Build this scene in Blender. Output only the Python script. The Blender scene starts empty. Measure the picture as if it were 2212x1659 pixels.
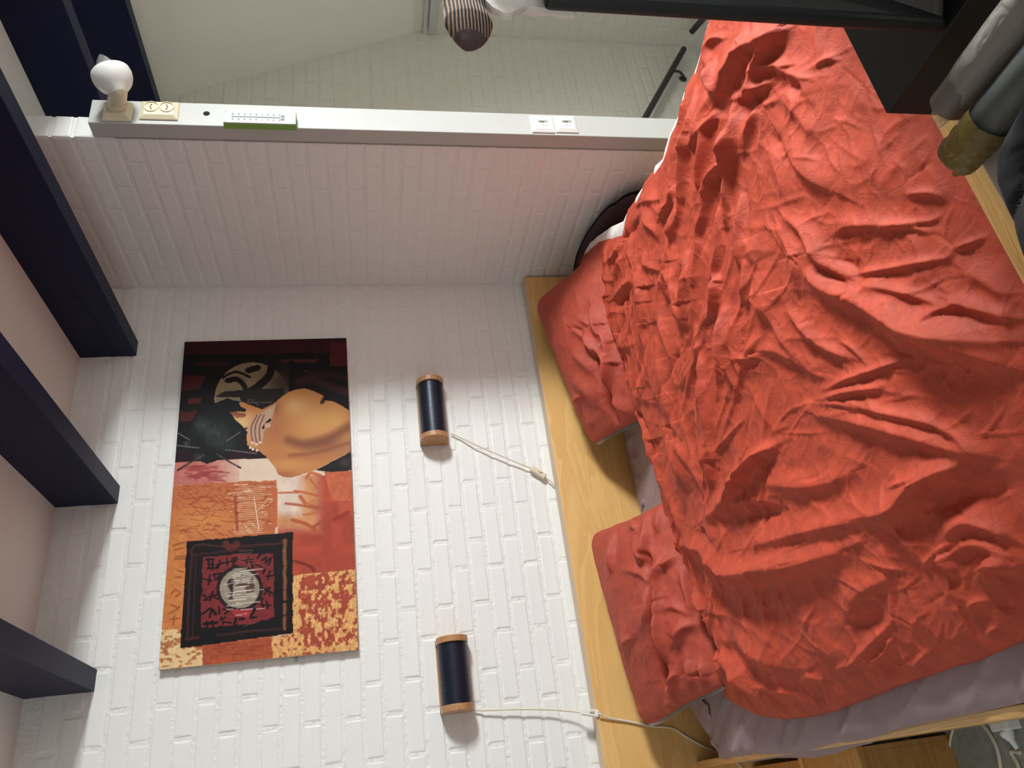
import bpy, math, random
import numpy as np
from mathutils import Vector, Matrix
random.seed(7); rng = np.random.default_rng(11)
S = bpy.context.scene
COL = S.collection

# ------------------------------------------------------------------ camera, light, exposure
H = 1.45                                   # camera height over the floor; builders below use heights relative to the camera
F_PX, YAW, PITCH, ROLL = 1652.633, 0.50346652, 0.19383306, 0.0367416
_f = np.array([math.sin(YAW)*math.cos(PITCH), math.cos(YAW)*math.cos(PITCH), -math.sin(PITCH)])
_r = np.array([math.cos(YAW), -math.sin(YAW), 0.0]); _d = np.cross(_f, _r)
_c, _s = math.cos(ROLL), math.sin(ROLL)
R = np.array([_c*_r+_s*_d, -_s*_r+_c*_d, _f])          # right, down, forward of the upright photograph
cam = bpy.data.cameras.new('camera'); cam.sensor_width = 36; cam.lens = 36*F_PX/2212; cam.clip_start = 0.02
co = bpy.data.objects.new('camera', cam); COL.objects.link(co)
M = Matrix(((R[1][0], R[0][0], -R[2][0], 0), (R[1][1], R[0][1], -R[2][1], 0), (R[1][2], R[0][2], -R[2][2], H), (0, 0, 0, 1)))
co.matrix_world = M; S.camera = co                      # the photograph was taken with the camera turned on its side

S.view_settings.view_transform = 'Standard'; S.view_settings.look = 'None'
S.view_settings.gamma = 1; S.view_settings.use_curve_mapping = False
S.view_settings.exposure = 0.0
w = bpy.data.worlds.new('sky'); S.world = w; w.use_nodes = True
w.node_tree.nodes['Background'].inputs[0].default_value = (0.75, 0.86, 1.0, 1)
w.node_tree.nodes['Background'].inputs[1].default_value = 1.0

ROOF_A = np.array([2.955, 1.028]); ROOF_B = np.array([3.605, -0.33])   # x,z of the sloping roof
_sd = (ROOF_B-ROOF_A)/np.linalg.norm(ROOF_B-ROOF_A); SN = np.array([_sd[1], -_sd[0]])   # inward normal (x,z)
WIN_T0, WIN_T1, WIN_Y0, WIN_Y1 = 0.30, 0.95, -1.00, 0.20               # skylight along the slope and along y
def area(name, loc, direction, sx, sy, power, col):
    L = bpy.data.lights.new(name, 'AREA'); L.shape = 'RECTANGLE'; L.size = sx; L.size_y = sy; L.energy = power; L.color = col
    o = bpy.data.objects.new(name, L); COL.objects.link(o); o.location = loc
    o.rotation_euler = Vector(direction).to_track_quat('-Z', 'Y').to_euler(); return o
_m = ROOF_A+_sd*(WIN_T0+WIN_T1)/2 - SN*0.24
_dl = area('skylight_daylight', (_m[0], (WIN_Y0+WIN_Y1)/2, _m[1]+H), (SN[0], 0, SN[1]), 1.18, 0.63, 345, (0.93, 0.98, 1.0))
_dl2 = area('left_fill_light', (-2.12, -0.6, 0.1+H), (1, 0.1, -0.1), 1.0, 1.1, 6, (0.93, 0.98, 1.0))  # added weak fill light; no window is built on this side

# ------------------------------------------------------------------ helpers
def ray(x, y):
    u, v = 1659-y, x
    return R.T @ np.array([(u-829.5)/F_PX, (v-1106)/F_PX, 1.0])
def onX(x, y, X): d = ray(x, y); return d*X/d[0]
def onY(x, y, Y): d = ray(x, y); return d*Y/d[1]
def onZ(x, y, Z): d = ray(x, y); return d*Z/d[2]
def proj(P):
    c = P @ R.T
    return np.stack([F_PX*c[:, 1]/c[:, 2]+1106, 1659-(F_PX*c[:, 0]/c[:, 2]+829.5)], 1)
def lin(c):
    return tuple(((x/255)/12.92 if x/255 <= 0.04045 else ((x/255+0.055)/1.055)**2.4) for x in c)

def tag(o, label, cat, group=None):
    o['label'] = label; o['category'] = cat
    if group: o['group'] = group
    return o
def thing(name, label, cat, loc, group=None):
    o = bpy.data.objects.new(name, None); COL.objects.link(o); o.empty_display_size = 0.05
    o.location = (loc[0], loc[1], loc[2]+H)
    return tag(o, label, cat, group)
def wloc(o):
    p = Vector((0, 0, 0))
    while o: p += o.location; o = o.parent
    return p
def link(name, me, mat, parent=None, loc=None, smooth=False):
    o = bpy.data.objects.new(name, me); COL.objects.link(o)
    if mat and not me.materials: me.materials.append(mat)
    if parent: o.parent = parent
    if loc is not None: o.location = loc
    if smooth:
        me.polygons.foreach_set('use_smooth', [True]*len(me.polygons))
    return o
def mesh(name, V, Fs, mat, parent=None, smooth=False, bevel=0, struct=False):
    """V in camera-relative world coordinates; the object's origin is its parent's place, or the base of the mesh."""
    V = np.asarray(V, float) + np.array([0, 0, H])
    if parent: base = np.array(wloc(parent)); loc = None
    else:
        base = np.array([*V.mean(0)[:2], V[:, 2].min()]); loc = tuple(base)
    me = bpy.data.meshes.new(name)
    me.from_pydata((V-base).tolist(), [], [tuple(int(i) for i in f) for f in Fs]); me.update()
    o = link(name, me, mat, parent, loc, smooth)
    if bevel:
        b = o.modifiers.new('bevel', 'BEVEL'); b.width = bevel; b.segments = 3; b.limit_method = 'ANGLE'
        b.harden_normals = False
    if struct: o['kind'] = 'structure'
    return o
def gridmesh(name, P, mat, parent=None, flip=False):
    """P: (n,m,3) grid"""
    n, m, _ = P.shape
    idx = np.arange(n*m).reshape(n, m)
    q = np.stack([idx[:-1, :-1], idx[1:, :-1], idx[1:, 1:], idx[:-1, 1:]], -1).reshape(-1, 4)
    if flip: q = q[:, ::-1]
    V = P.reshape(-1, 3) + np.array([0, 0, H])
    base = np.array(wloc(parent)) if parent else np.array([*V.mean(0)[:2], V[:, 2].min()])
    me = bpy.data.meshes.new(name)
    me.vertices.add(len(V)); me.vertices.foreach_set('co', (V-base).astype(np.float32).ravel())
    me.loops.add(q.size); me.loops.foreach_set('vertex_index', q.astype(np.int32).ravel())
    me.polygons.add(len(q)); me.polygons.foreach_set('loop_start', np.arange(0, q.size, 4, dtype=np.int32))
    me.update(calc_edges=True); me.validate()
    return link(name, me, mat, parent, None if parent else tuple(base), True)
BOXF = [(0, 3, 2, 1), (4, 5, 6, 7), (0, 1, 5, 4), (1, 2, 6, 5), (2, 3, 7, 6), (3, 0, 4, 7)]
def boxv(x0, x1, y0, y1, z0, z1):
    return [(x0, y0, z0), (x1, y0, z0), (x1, y1, z0), (x0, y1, z0), (x0, y0, z1), (x1, y0, z1), (x1, y1, z1), (x0, y1, z1)]
def box(name, x0, x1, y0, y1, z0, z1, mat, parent=None, bevel=0.002, struct=False):
    return mesh(name, boxv(x0, x1, y0, y1, z0, z1), BOXF, mat, parent, bevel=bevel, struct=struct)
def boxes(name, L, mat, parent=None, bevel=0, struct=False):
    V, Fs = [], []
    for b in L:
        k = len(V); V += boxv(*b); Fs += [tuple(i+k for i in f) for f in BOXF]
    return mesh(name, V, Fs, mat, parent, bevel=bevel, struct=struct)
def smoothpath(P, n=6):
    P = np.asarray(P, float); out = []
    for i in range(len(P)-1):
        p0, p1, p2, p3 = P[max(i-1, 0)], P[i], P[i+1], P[min(i+2, len(P)-1)]
        for k in range(n):
            t = k/n
            out.append(0.5*((2*p1)+(p2-p0)*t+(2*p0-5*p1+4*p2-p3)*t*t+(3*p1-p0-3*p2+p3)*t**3))
    out.append(P[-1]); return np.array(out)
def tube(name, P, r, mat, parent=None, n=10, caps=True, rr=None):
    P = np.asarray(P, float); V, Fs = [], []
    up = np.array([0.31, 0.2, 0.93])
    for i, p in enumerate(P):
        t = P[min(i+1, len(P)-1)]-P[max(i-1, 0)]; t /= np.linalg.norm(t)
        a = np.cross(t, up); a /= np.linalg.norm(a); b = np.cross(t, a)
        rad = r if rr is None else rr[i]
        for k in range(n):
            g = 2*math.pi*k/n; V.append(p+rad*(math.cos(g)*a+math.sin(g)*b))
    for i in range(len(P)-1):
        for k in range(n):
            Fs.append((i*n+k, i*n+(k+1) % n, (i+1)*n+(k+1) % n, (i+1)*n+k))
    if caps: Fs += [tuple(range(n))[::-1], tuple(range((len(P)-1)*n, len(P)*n))]
    o = mesh(name, V, Fs, mat, parent, smooth=True)
    return o
def lathe(name, prof, origin, axis, mat, parent=None, n=28, smooth=True):
    """prof: [(distance along axis, radius)]"""
    ax = np.array(axis, float); ax /= np.linalg.norm(ax)
    a = np.cross(ax, [0.2, 0.1, 0.97]); a /= np.linalg.norm(a); b = np.cross(ax, a); V, Fs = [], []
    for t, r in prof:
        for k in range(n):
            g = 2*math.pi*k/n; V.append(np.array(origin)+ax*t+max(r, 1e-4)*(math.cos(g)*a+math.sin(g)*b))
    for i in range(len(prof)-1):
        for k in range(n): Fs.append((i*n+k, i*n+(k+1) % n, (i+1)*n+(k+1) % n, (i+1)*n+k))
    return mesh(name, V, Fs, mat, parent, smooth=smooth)

# smooth value noise on points (numpy)
_tab = rng.random(4096)
def vnoise(x, y):
    xi = np.floor(x).astype(int); yi = np.floor(y).astype(int); fx = x-xi; fy = y-yi
    fx = fx*fx*fx*(fx*(fx*6-15)+10); fy = fy*fy*fy*(fy*(fy*6-15)+10)
    h = lambda a, b: _tab[((a*374761+b*668265+((a*b) % 977)*31) % 4096)]
    return (h(xi, yi)*(1-fx)+h(xi+1, yi)*fx)*(1-fy)+(h(xi, yi+1)*(1-fx)+h(xi+1, yi+1)*fx)*fy
def fbm(x, y, o=4):
    s = 0; a = 0.5
    for i in range(o): s = s+a*vnoise(x*2**i+i*17.3, y*2**i+i*9.1); a *= 0.5
    return s
def ridged(x, y): return 1-np.abs(2*vnoise(x, y)-1)

# ------------------------------------------------------------------ materials
def nt(name):
    m = bpy.data.materials.new(name); m.use_nodes = True
    return m, m.node_tree, m.node_tree.nodes['Principled BSDF']
def plain(name, rgb, rough=0.5, metal=0, noise=0.04, scale=40, bump=0, bscale=200, sheen=0, coat=0, bd=0.002):
    m, t, b = nt(name); b.inputs['Roughness'].default_value = rough; b.inputs['Metallic'].default_value = metal
    if sheen: b.inputs['Sheen Weight'].default_value = sheen
    if coat: b.inputs['Coat Weight'].default_value = coat
    tc = t.nodes.new('ShaderNodeTexCoord'); nz = t.nodes.new('ShaderNodeTexNoise'); nz.inputs['Scale'].default_value = scale
    nz.inputs['Detail'].default_value = 6
    t.links.new(tc.outputs['Object'], nz.inputs['Vector'])
    r = t.nodes.new('ShaderNodeValToRGB'); c = lin(rgb)
    r.color_ramp.elements[0].position = 0.3; r.color_ramp.elements[1].position = 0.7
    r.color_ramp.elements[0].color = (*[x*(1-noise) for x in c], 1); r.color_ramp.elements[1].color = (*[min(1, x*(1+noise)) for x in c], 1)
    t.links.new(nz.outputs['Fac'], r.inputs['Fac']); t.links.new(r.outputs['Color'], b.inputs['Base Color'])
    if bump:
        n2 = t.nodes.new('ShaderNodeTexNoise'); n2.inputs['Scale'].default_value = bscale; n2.inputs['Detail'].default_value = 4
        t.links.new(tc.outputs['Object'], n2.inputs['Vector'])
        bp = t.nodes.new('ShaderNodeBump'); bp.inputs['Strength'].default_value = bump; bp.inputs['Distance'].default_value = bd
        t.links.new(n2.outputs['Fac'], bp.inputs['Height']); t.links.new(bp.outputs['Normal'], b.inputs['Normal'])
    return m
def wood(name, c0, c1, axis=0, stretch=9, scale=5, rough=0.4, coat=0.15):
    m, t, b = nt(name); b.inputs['Roughness'].default_value = rough; b.inputs['Coat Weight'].default_value = coat
    tc = t.nodes.new('ShaderNodeTexCoord'); mp = t.nodes.new('ShaderNodeMapping')
    sc = [stretch]*3; sc[axis] = 1.0; mp.inputs['Scale'].default_value = sc
    t.links.new(tc.outputs['Object'], mp.inputs['Vector'])
    n1 = t.nodes.new('ShaderNodeTexNoise'); n1.inputs['Scale'].default_value = scale*0.45; n1.inputs['Detail'].default_value = 3; n1.inputs['Distortion'].default_value = 0.9
    n2 = t.nodes.new('ShaderNodeTexNoise'); n2.inputs['Scale'].default_value = scale*9; n2.inputs['Detail'].default_value = 5
    t.links.new(mp.outputs['Vector'], n1.inputs['Vector']); t.links.new(mp.outputs['Vector'], n2.inputs['Vector'])
    mm = t.nodes.new('ShaderNodeMath'); mm.operation = 'MULTIPLY'; mm.inputs[1].default_value = 9
    t.links.new(n1.outputs['Fac'], mm.inputs[0])
    fr = t.nodes.new('ShaderNodeMath'); fr.operation = 'FRACT'; t.links.new(mm.outputs[0], fr.inputs[0])
    mx = t.nodes.new('ShaderNodeMath'); mx.operation = 'MULTIPLY_ADD'; mx.inputs[1].default_value = 0.55
    t.links.new(fr.outputs[0], mx.inputs[0]); 
    h2 = t.nodes.new('ShaderNodeMath'); h2.operation = 'MULTIPLY'; h2.inputs[1].default_value = 0.5; t.links.new(n2.outputs['Fac'], h2.inputs[0])
    t.links.new(h2.outputs[0], mx.inputs[2])
    r = t.nodes.new('ShaderNodeValToRGB'); e = r.color_ramp.elements
    e[0].color = (*lin(c0), 1); e[1].color = (*lin(c1), 1); e[0].position = 0.1; e[1].position = 0.85
    t.links.new(mx.outputs[0], r.inputs['Fac']); t.links.new(r.outputs['Color'], b.inputs['Base Color'])
    return m
def cloth(name, rgb, rough=0.85, weave=900, crumple=0.25, sheen=0.25, var=0.10):
    m, t, b = nt(name); b.inputs['Roughness'].default_value = rough; b.inputs['Sheen Weight'].default_value = sheen
    b.inputs['Sheen Roughness'].default_value = 0.5
    b.inputs['Sheen Tint'].default_value = (*[min(1, x*1.5+0.1) for x in lin(rgb)], 1)
    tc = t.nodes.new('ShaderNodeTexCoord')
    n1 = t.nodes.new('ShaderNodeTexNoise'); n1.inputs['Scale'].default_value = 26; n1.inputs['Detail'].default_value = 8; n1.inputs['Roughness'].default_value = 0.6
    n2 = t.nodes.new('ShaderNodeTexNoise'); n2.inputs['Scale'].default_value = weave; n2.inputs['Detail'].default_value = 2
    v = t.nodes.new('ShaderNodeTexVoronoi'); v.feature = 'DISTANCE_TO_EDGE'; v.inputs['Scale'].default_value = 16
    wv = t.nodes.new('ShaderNodeVectorMath'); wv.operation = 'MULTIPLY_ADD'; wv.inputs[1].default_value = (0.12, 0.12, 0.12)
    t.links.new(n1.outputs['Color'], wv.inputs[0]); t.links.new(tc.outputs['Object'], wv.inputs[2]); t.links.new(wv.outputs[0], v.inputs['Vector'])
    for n in (n1, n2): t.links.new(tc.outputs['Object'], n.inputs['Vector'])
    cl = t.nodes.new('ShaderNodeMath'); cl.operation = 'MINIMUM'; cl.inputs[1].default_value = 0.10; t.links.new(v.outputs['Distance'], cl.inputs[0])
    a = t.nodes.new('ShaderNodeMath'); a.operation = 'MULTIPLY_ADD'; a.inputs[1].default_value = 4.0
    t.links.new(cl.outputs[0], a.inputs[0]); t.links.new(n1.outputs['Fac'], a.inputs[2])
    bp = t.nodes.new('ShaderNodeBump'); bp.inputs['Strength'].default_value = crumple; bp.inputs['Distance'].default_value = 0.006
    t.links.new(a.outputs[0], bp.inputs['Height'])
    b2 = t.nodes.new('ShaderNodeBump'); b2.inputs['Strength'].default_value = 0.12; b2.inputs['Distance'].default_value = 0.001
    t.links.new(n2.outputs['Fac'], b2.inputs['Height']); t.links.new(bp.outputs['Normal'], b2.inputs['Normal']); t.links.new(b2.outputs['Normal'], b.inputs['Normal'])
    r = t.nodes.new('ShaderNodeValToRGB'); c = lin(rgb); r.color_ramp.elements[0].position = 0.35; r.color_ramp.elements[1].position = 0.65
    r.color_ramp.elements[0].color = (*[x*(1-var) for x in c], 1); r.color_ramp.elements[1].color = (*[min(1, x*(1+var)) for x in c], 1)
    t.links.new(n1.outputs['Fac'], r.inputs['Fac']); t.links.new(r.outputs['Color'], b.inputs['Base Color'])
    return m

M_WALL = plain('white_wall_paint', (236, 235, 230), 0.55, noise=0.02, scale=6, bump=0.18, bscale=120)
M_FAR = plain('grey_wall_paint', (186, 187, 187), 0.7, noise=0.02, scale=6)
M_BRICK = plain('white_painted_brick', (240, 238, 233), 0.5, noise=0.02, scale=9, bump=0.18, bscale=90)
M_MORTAR = plain('white_painted_mortar', (240, 238, 233), 0.6, noise=0.03, scale=30, bump=0.9, bscale=70, bd=0.006)
M_CEIL = plain('ceiling_plaster', (236, 230, 224), 0.8, noise=0.02, scale=5, bump=0.1)
M_ROOF = plain('roof_board_paint', (226, 222, 210), 0.8, noise=0.02, scale=5)
M_BEAM = plain('dark_blue_beam_paint', (9, 15, 52), 0.5, noise=0.10, scale=12, bump=0.12, bscale=60)
M_BEAM.node_tree.nodes['Principled BSDF'].inputs['Specular IOR Level'].default_value = 0.25
M_TRIM = plain('cream_white_trim_paint', (188, 187, 181), 0.45, noise=0.02, scale=8)
M_FLOOR = plain('grey_carpet_floor', (158, 160, 150), 0.95, noise=0.12, scale=60, bump=0.5, bscale=400)
M_HEAD = wood('birch_headboard', (222, 170, 98), (236, 190, 120), axis=0, stretch=6, scale=2.0, rough=0.45)
M_RAIL = wood('birch_rail', (196, 146, 82), (226, 180, 112), axis=1, stretch=10, scale=4)
M_LAMPW = wood('oak_lamp_caps', (150, 100, 62), (202, 152, 106), axis=1, stretch=4, scale=22, coat=0.1)
M_LAMPB = plain('dark_blue_lamp_metal', (30, 36, 52), 0.38, metal=0.35, noise=0.05)
M_DUVET = cloth('terracotta_cotton', (178, 66, 40), rough=0.7, crumple=0.30, sheen=0.06, var=0.14)
M_PILL = cloth('terracotta_pillow_cotton', (172, 68, 48), rough=0.65, crumple=0.25, sheen=0.06)
M_LINING = cloth('white_cotton_lining', (240, 232, 226), crumple=0.15, sheen=0.1)
M_SHEET = cloth('mauve_sheet_cotton', (152, 130, 132), crumple=0.12, sheen=0.2, var=0.05)
M_MATT = cloth('grey_mattress_ticking', (120, 122, 126), crumple=0.1)
M_PLASTIC = plain('white_plastic', (242, 240, 234), 0.3, noise=0.01, coat=0.2)
M_CREAM = plain('aged_cream_plastic', (228, 216, 186), 0.35, noise=0.02, coat=0.2)
M_DARK = plain('dark_hole', (12, 11, 12), 0.8)
M_CORD = plain('cream_cord', (228, 216, 194), 0.5)
M_BLACK = plain('black_gloss_plastic', (13, 13, 15), 0.28, noise=0.1, coat=0.3)
M_BLACKM = plain('black_satin_plastic', (15, 17, 18), 0.45, noise=0.1)
M_RAILM = plain('dark_handrail_metal', (62, 60, 56), 0.45, metal=0.4)
M_GREEN = plain('green_plastic', (126, 172, 74), 0.4)
M_GREY = plain('grey_print', (84, 94, 92), 0.6)
M_SILVER = plain('silvered_bulb_glass', (200, 198, 196), 0.2, metal=0.7)
M_CHROME = plain('grey_screw_metal', (150, 150, 146), 0.35, metal=0.8)
M_BOX = plain('white_carton', (176, 168, 160), 0.6)
M_TAN = plain('orange_brown_paint', (170, 110, 40), 0.6)
M_QUILT = plain('black_quilted_nylon', (11, 9, 11), 0.9, noise=0.15, bump=0.3, bscale=120)
M_TUBE = plain('grey_roll_foil', (70, 75, 73), 0.4, noise=0.06, scale=10, bump=0.2, bscale=30)
M_WCLOTH = cloth('white_towel_cotton', (236, 224, 214), crumple=0.3)
M_DMAUVE = cloth('shaded_mauve_cotton', (66, 52, 56), crumple=0.1, var=0.05)  # mauve with the shadow beside the partition put into its colour
M_CUFF = cloth('charcoal_cuff', (66, 68, 70), crumple=0.2)

def filmmat(name, rgb, alpha, rough):
    m, t, b = nt(name); b.inputs['Base Color'].default_value = (*lin(rgb), 1); b.inputs['Roughness'].default_value = rough
    b.inputs['Alpha'].default_value = alpha
    tc = t.nodes.new('ShaderNodeTexCoord'); n = t.nodes.new('ShaderNodeTexNoise'); n.inputs['Scale'].default_value = 40; n.inputs['Distortion'].default_value = 1.5
    t.links.new(tc.outputs['Object'], n.inputs['Vector'])
    bp = t.nodes.new('ShaderNodeBump'); bp.inputs['Strength'].default_value = 0.5; bp.inputs['Distance'].default_value = 0.01
    t.links.new(n.outputs['Fac'], bp.inputs['Height']); t.links.new(bp.outputs['Normal'], b.inputs['Normal'])
    return m
M_FILM = filmmat('clear_wrapping_film', (176, 168, 158), 0.42, 0.14)
M_YFILM = filmmat('yellow_wrapping_film', (112, 94, 40), 0.84, 0.35)
def panemat():
    m = bpy.data.materials.new('window_glass'); m.use_nodes = True; t = m.node_tree
    b = t.nodes['Principled BSDF']; o = t.nodes['Material Output']
    b.inputs['Roughness'].default_value = 0.05; b.inputs['Base Color'].default_value = (0.9, 0.95, 1, 1)
    tr = t.nodes.new('ShaderNodeBsdfTransparent'); mx = t.nodes.new('ShaderNodeMixShader'); mx.inputs[0].default_value = 0.06
    t.links.new(tr.outputs[0], mx.inputs[1]); t.links.new(b.outputs[0], mx.inputs[2]); t.links.new(mx.outputs[0], o.inputs['Surface'])
    return m
M_PANE = panemat()
def stripemat():
    m, t, b = nt('striped_knit'); b.inputs['Roughness'].default_value = 0.9
    tc = t.nodes.new('ShaderNodeTexCoord'); wv = t.nodes.new('ShaderNodeTexWave'); wv.wave_type = 'BANDS'; wv.bands_direction = 'Z'
    wv.inputs['Scale'].default_value = 95; wv.inputs['Distortion'].default_value = 1.6; wv.inputs['Detail'].default_value = 3; wv.inputs['Detail Scale'].default_value = 0.6
    t.links.new(tc.outputs['Object'], wv.inputs['Vector'])
    r = t.nodes.new('ShaderNodeValToRGB'); e = r.color_ramp.elements
    e[0].color = (*lin((52, 42, 44)), 1); e[1].color = (*lin((176, 146, 122)), 1); e[0].position = 0.25; e[1].position = 0.9
    t.links.new(wv.outputs['Fac'], r.inputs['Fac']); t.links.new(r.outputs['Color'], b.inputs['Base Color'])
    bp = t.nodes.new('ShaderNodeBump'); bp.inputs['Strength'].default_value = 0.6; bp.inputs['Distance'].default_value = 0.002
    t.links.new(wv.outputs['Fac'], bp.inputs['Height']); t.links.new(bp.outputs['Normal'], b.inputs['Normal'])
    return m
M_KNIT = stripemat()

# ------------------------------------------------------------------ room shell
D, WX0, WX1, PY = 2.65, 1.954, 2.046, 1.862      # back wall plane, partition faces, partition end
CEIL, FLR = 1.028, -1.45
COURSE, ZL0, BP, BX0 = 0.0632, 0.0297, 0.2235, 1.052   # brick course pitch and phase, brick length pitch and phase
wall_back = boxes('wall_back', [(-2.3, WX1-0.01, D+0.0022, D+0.16, -3.0, CEIL+0.1)], M_MORTAR, struct=True)
M_BRICK2 = plain('dimmed_cream_brick', (216, 211, 196), 0.55, noise=0.02, scale=9, bump=0.18, bscale=90)  # cream tone, darkened in the colour for the dim light of the stairwell
M_MORTAR2 = plain('dimmed_cream_mortar', (214, 209, 194), 0.6, noise=0.03, scale=30, bump=0.7, bscale=70, bd=0.004)  # stairwell mortar, its colour dimmed like the bricks
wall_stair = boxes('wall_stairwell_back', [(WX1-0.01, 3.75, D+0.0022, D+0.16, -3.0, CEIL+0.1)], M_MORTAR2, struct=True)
wall_right = boxes('wall_right', [(WX0+0.0024, WX1-0.0024, PY+0.006, D+0.004, -3.0, CEIL)], M_MORTAR, struct=True)
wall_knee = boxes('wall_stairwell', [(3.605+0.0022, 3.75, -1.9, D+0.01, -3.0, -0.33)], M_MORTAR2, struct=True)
boxes('wall_left', [(-2.3, -2.2, -1.9, D, FLR, CEIL)], M_FAR, struct=True)
boxes('wall_front', [(-2.3, 3.75, -1.95, -1.85, -3.0, CEIL+0.1)], M_FAR, struct=True)
boxes('floor', [(-2.3, 1.954, -1.9, D, FLR-0.1, FLR), (1.954, 3.61, -1.9, 0.45, FLR-0.1, FLR)], M_FLOOR, struct=True)
boxes('floor_stairwell', [(1.95, 3.61, 0.45, D, -3.05, -2.95), (1.95, 3.61, 0.44, 0.46, -3.0, FLR)], M_FLOOR, struct=True)
boxes('ceiling', [(-2.3, 2.99, -1.9, D+0.01, CEIL, CEIL+0.1)], M_CEIL, struct=True)
def slope_box(t0, t1, y0, y1, a, b):
    """box on the roof slope: t along the slope, a..b along the outward normal"""
    V = []
    for n in (a, b):
        for (t, y) in ((t0, y0), (t1, y0), (t1, y1), (t0, y1)):
            p = ROOF_A+_sd*t-SN*n; V.append((p[0], y, p[1]))
    return V
V, Fs = [], []
LEN = float(np.linalg.norm(ROOF_B-ROOF_A))
for (t0, t1, y0, y1) in ((-0.03, LEN+0.05, WIN_Y1, D+0.01), (-0.03, LEN+0.05, -1.9, WIN_Y0), (-0.03, WIN_T0, WIN_Y0, WIN_Y1), (WIN_T1, LEN+0.05, WIN_Y0, WIN_Y1)):
    k = len(V); V += slope_box(t0, t1, y0, y1, 0, 0.2); Fs += [tuple(i+k for i in f) for f in BOXF]
mesh('ceiling_slope', V, Fs, M_ROOF, struct=True)
win = mesh('window_1', slope_box(WIN_T0, WIN_T1, WIN_Y0, WIN_Y1, 0.185, 0.19), BOXF, M_PANE, struct=True)
V, Fs = [], []
for (t0, t1, y0, y1) in ((WIN_T0, WIN_T1, WIN_Y0, WIN_Y0+0.05), (WIN_T0, WIN_T1, WIN_Y1-0.05, WIN_Y1), (WIN_T0, WIN_T0+0.05, WIN_Y0, WIN_Y1), (WIN_T1-0.05, WIN_T1, WIN_Y0, WIN_Y1)):
    k = len(V); V += slope_box(t0, t1, y0, y1, 0.16, 0.2); Fs += [tuple(i+k for i in f) for f in BOXF]
mesh('window_frame', V, Fs, M_TRIM, win)

# bricks: each one a part, cushion-edged blocks that share a few irregular meshes
def brick_mesh(L, h, dep, seed, name):
    rr = random.Random(seed); e = 0.006; V = []
    jit = lambda a: rr.uniform(-a, a)
    for (sx, sz) in ((-1, -1), (1, -1), (1, 1), (-1, 1)):
        V.append((sx*L/2+jit(.0012), dep, sz*h/2+jit(.0012)))
    for (sx, sz) in ((-1, -1), (1, -1), (1, 1), (-1, 1)):
        V.append((sx*(L/2-0.0008)+jit(.001), 0.0017+jit(.0005), sz*(h/2-0.0008)+jit(.001)))
    for (sx, sz) in ((-1, -1), (1, -1), (1, 1), (-1, 1)):
        V.append((sx*(L/2-e)+jit(.002), jit(.0005), sz*(h/2-e)+jit(.0014)))
    Fs = [(8, 9, 10, 11)]
    for i in range(4):
        j = (i+1) % 4; Fs += [(i, j, 4+j, 4+i), (4+i, 4+j, 8+j, 8+i)]
    me = bpy.data.meshes.new(name); me.from_pydata(V, [], Fs); me.update(); me.materials.append(M_BRICK); return me
BM = [brick_mesh(BP-0.011, COURSE-0.0095, 0.012, 100+i, 'brick_%d' % i) for i in range(10)]
def place_brick(parent, x, y, z, rot=0, me=None):
    o = bpy.data.objects.new('brick', me or random.choice(BM)); COL.objects.link(o); o.parent = parent
    o.location = Vector((x, y, z+H)) - wloc(parent)
    o.rotation_euler = (random.gauss(0, 0.012), random.gauss(0, 0.004), rot+random.gauss(0, 0.004)); return o
def joined_bricks(name, items, parent, mt=None):
    V, Fs = [], []
    for (x, y, z, rot, me) in items:
        k = len(V); c, s = math.cos(rot), math.sin(rot); dy = random.gauss(0, 0.0006)
        for v in me.vertices: V.append((x+c*v.co.x-s*(v.co.y+dy), y+s*v.co.x+c*(v.co.y+dy), z+v.co.z))
        Fs += [tuple(i+k for i in p.vertices) for p in me.polygons]
    o = mesh(name, V, Fs, mt or M_BRICK, parent); o['kind'] = 'stuff'; return o
rest = []
half_cache = {}
def cut_brick(L):
    L = round(L, 3)
    if L not in half_cache: half_cache[L] = brick_mesh(L, COURSE-0.0095, 0.012, int(L*1e4), 'brick_cut')
    return half_cache[L]
nback = 0
for k in range(-16, 46):
    zc = ZL0-COURSE*(k+0.5)
    ph = BX0 if k % 2 == 0 else BX0-0.0985
    for n in range(-16, 14):
        x0, x1 = ph+BP*n, ph+BP*(n+1)
        if x1 < -2.1 or x0 > 3.6 or zc > CEIL-0.02: continue
        for (a, b) in ((max(x0, -2.1), min(x1, WX0)), (max(x0, WX1), min(x1, 3.605))):
            if b-a < 0.03: continue
            xc = (a+b)/2; me = None if b-a > BP-0.002 else cut_brick(b-a-0.011)
            if b <= WX0+1e-6 and xc > -0.17 and -0.72 < zc:
                place_brick(wall_back, xc, D, zc, 0, me); nback += 1
            else: rest.append((xc, D, zc, 0, me or random.choice(BM)))
joined_bricks('brickwork', [r for r in rest if r[0] < WX1], wall_back)
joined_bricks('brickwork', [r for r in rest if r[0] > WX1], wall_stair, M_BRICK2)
rest = []
nright = 0
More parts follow.
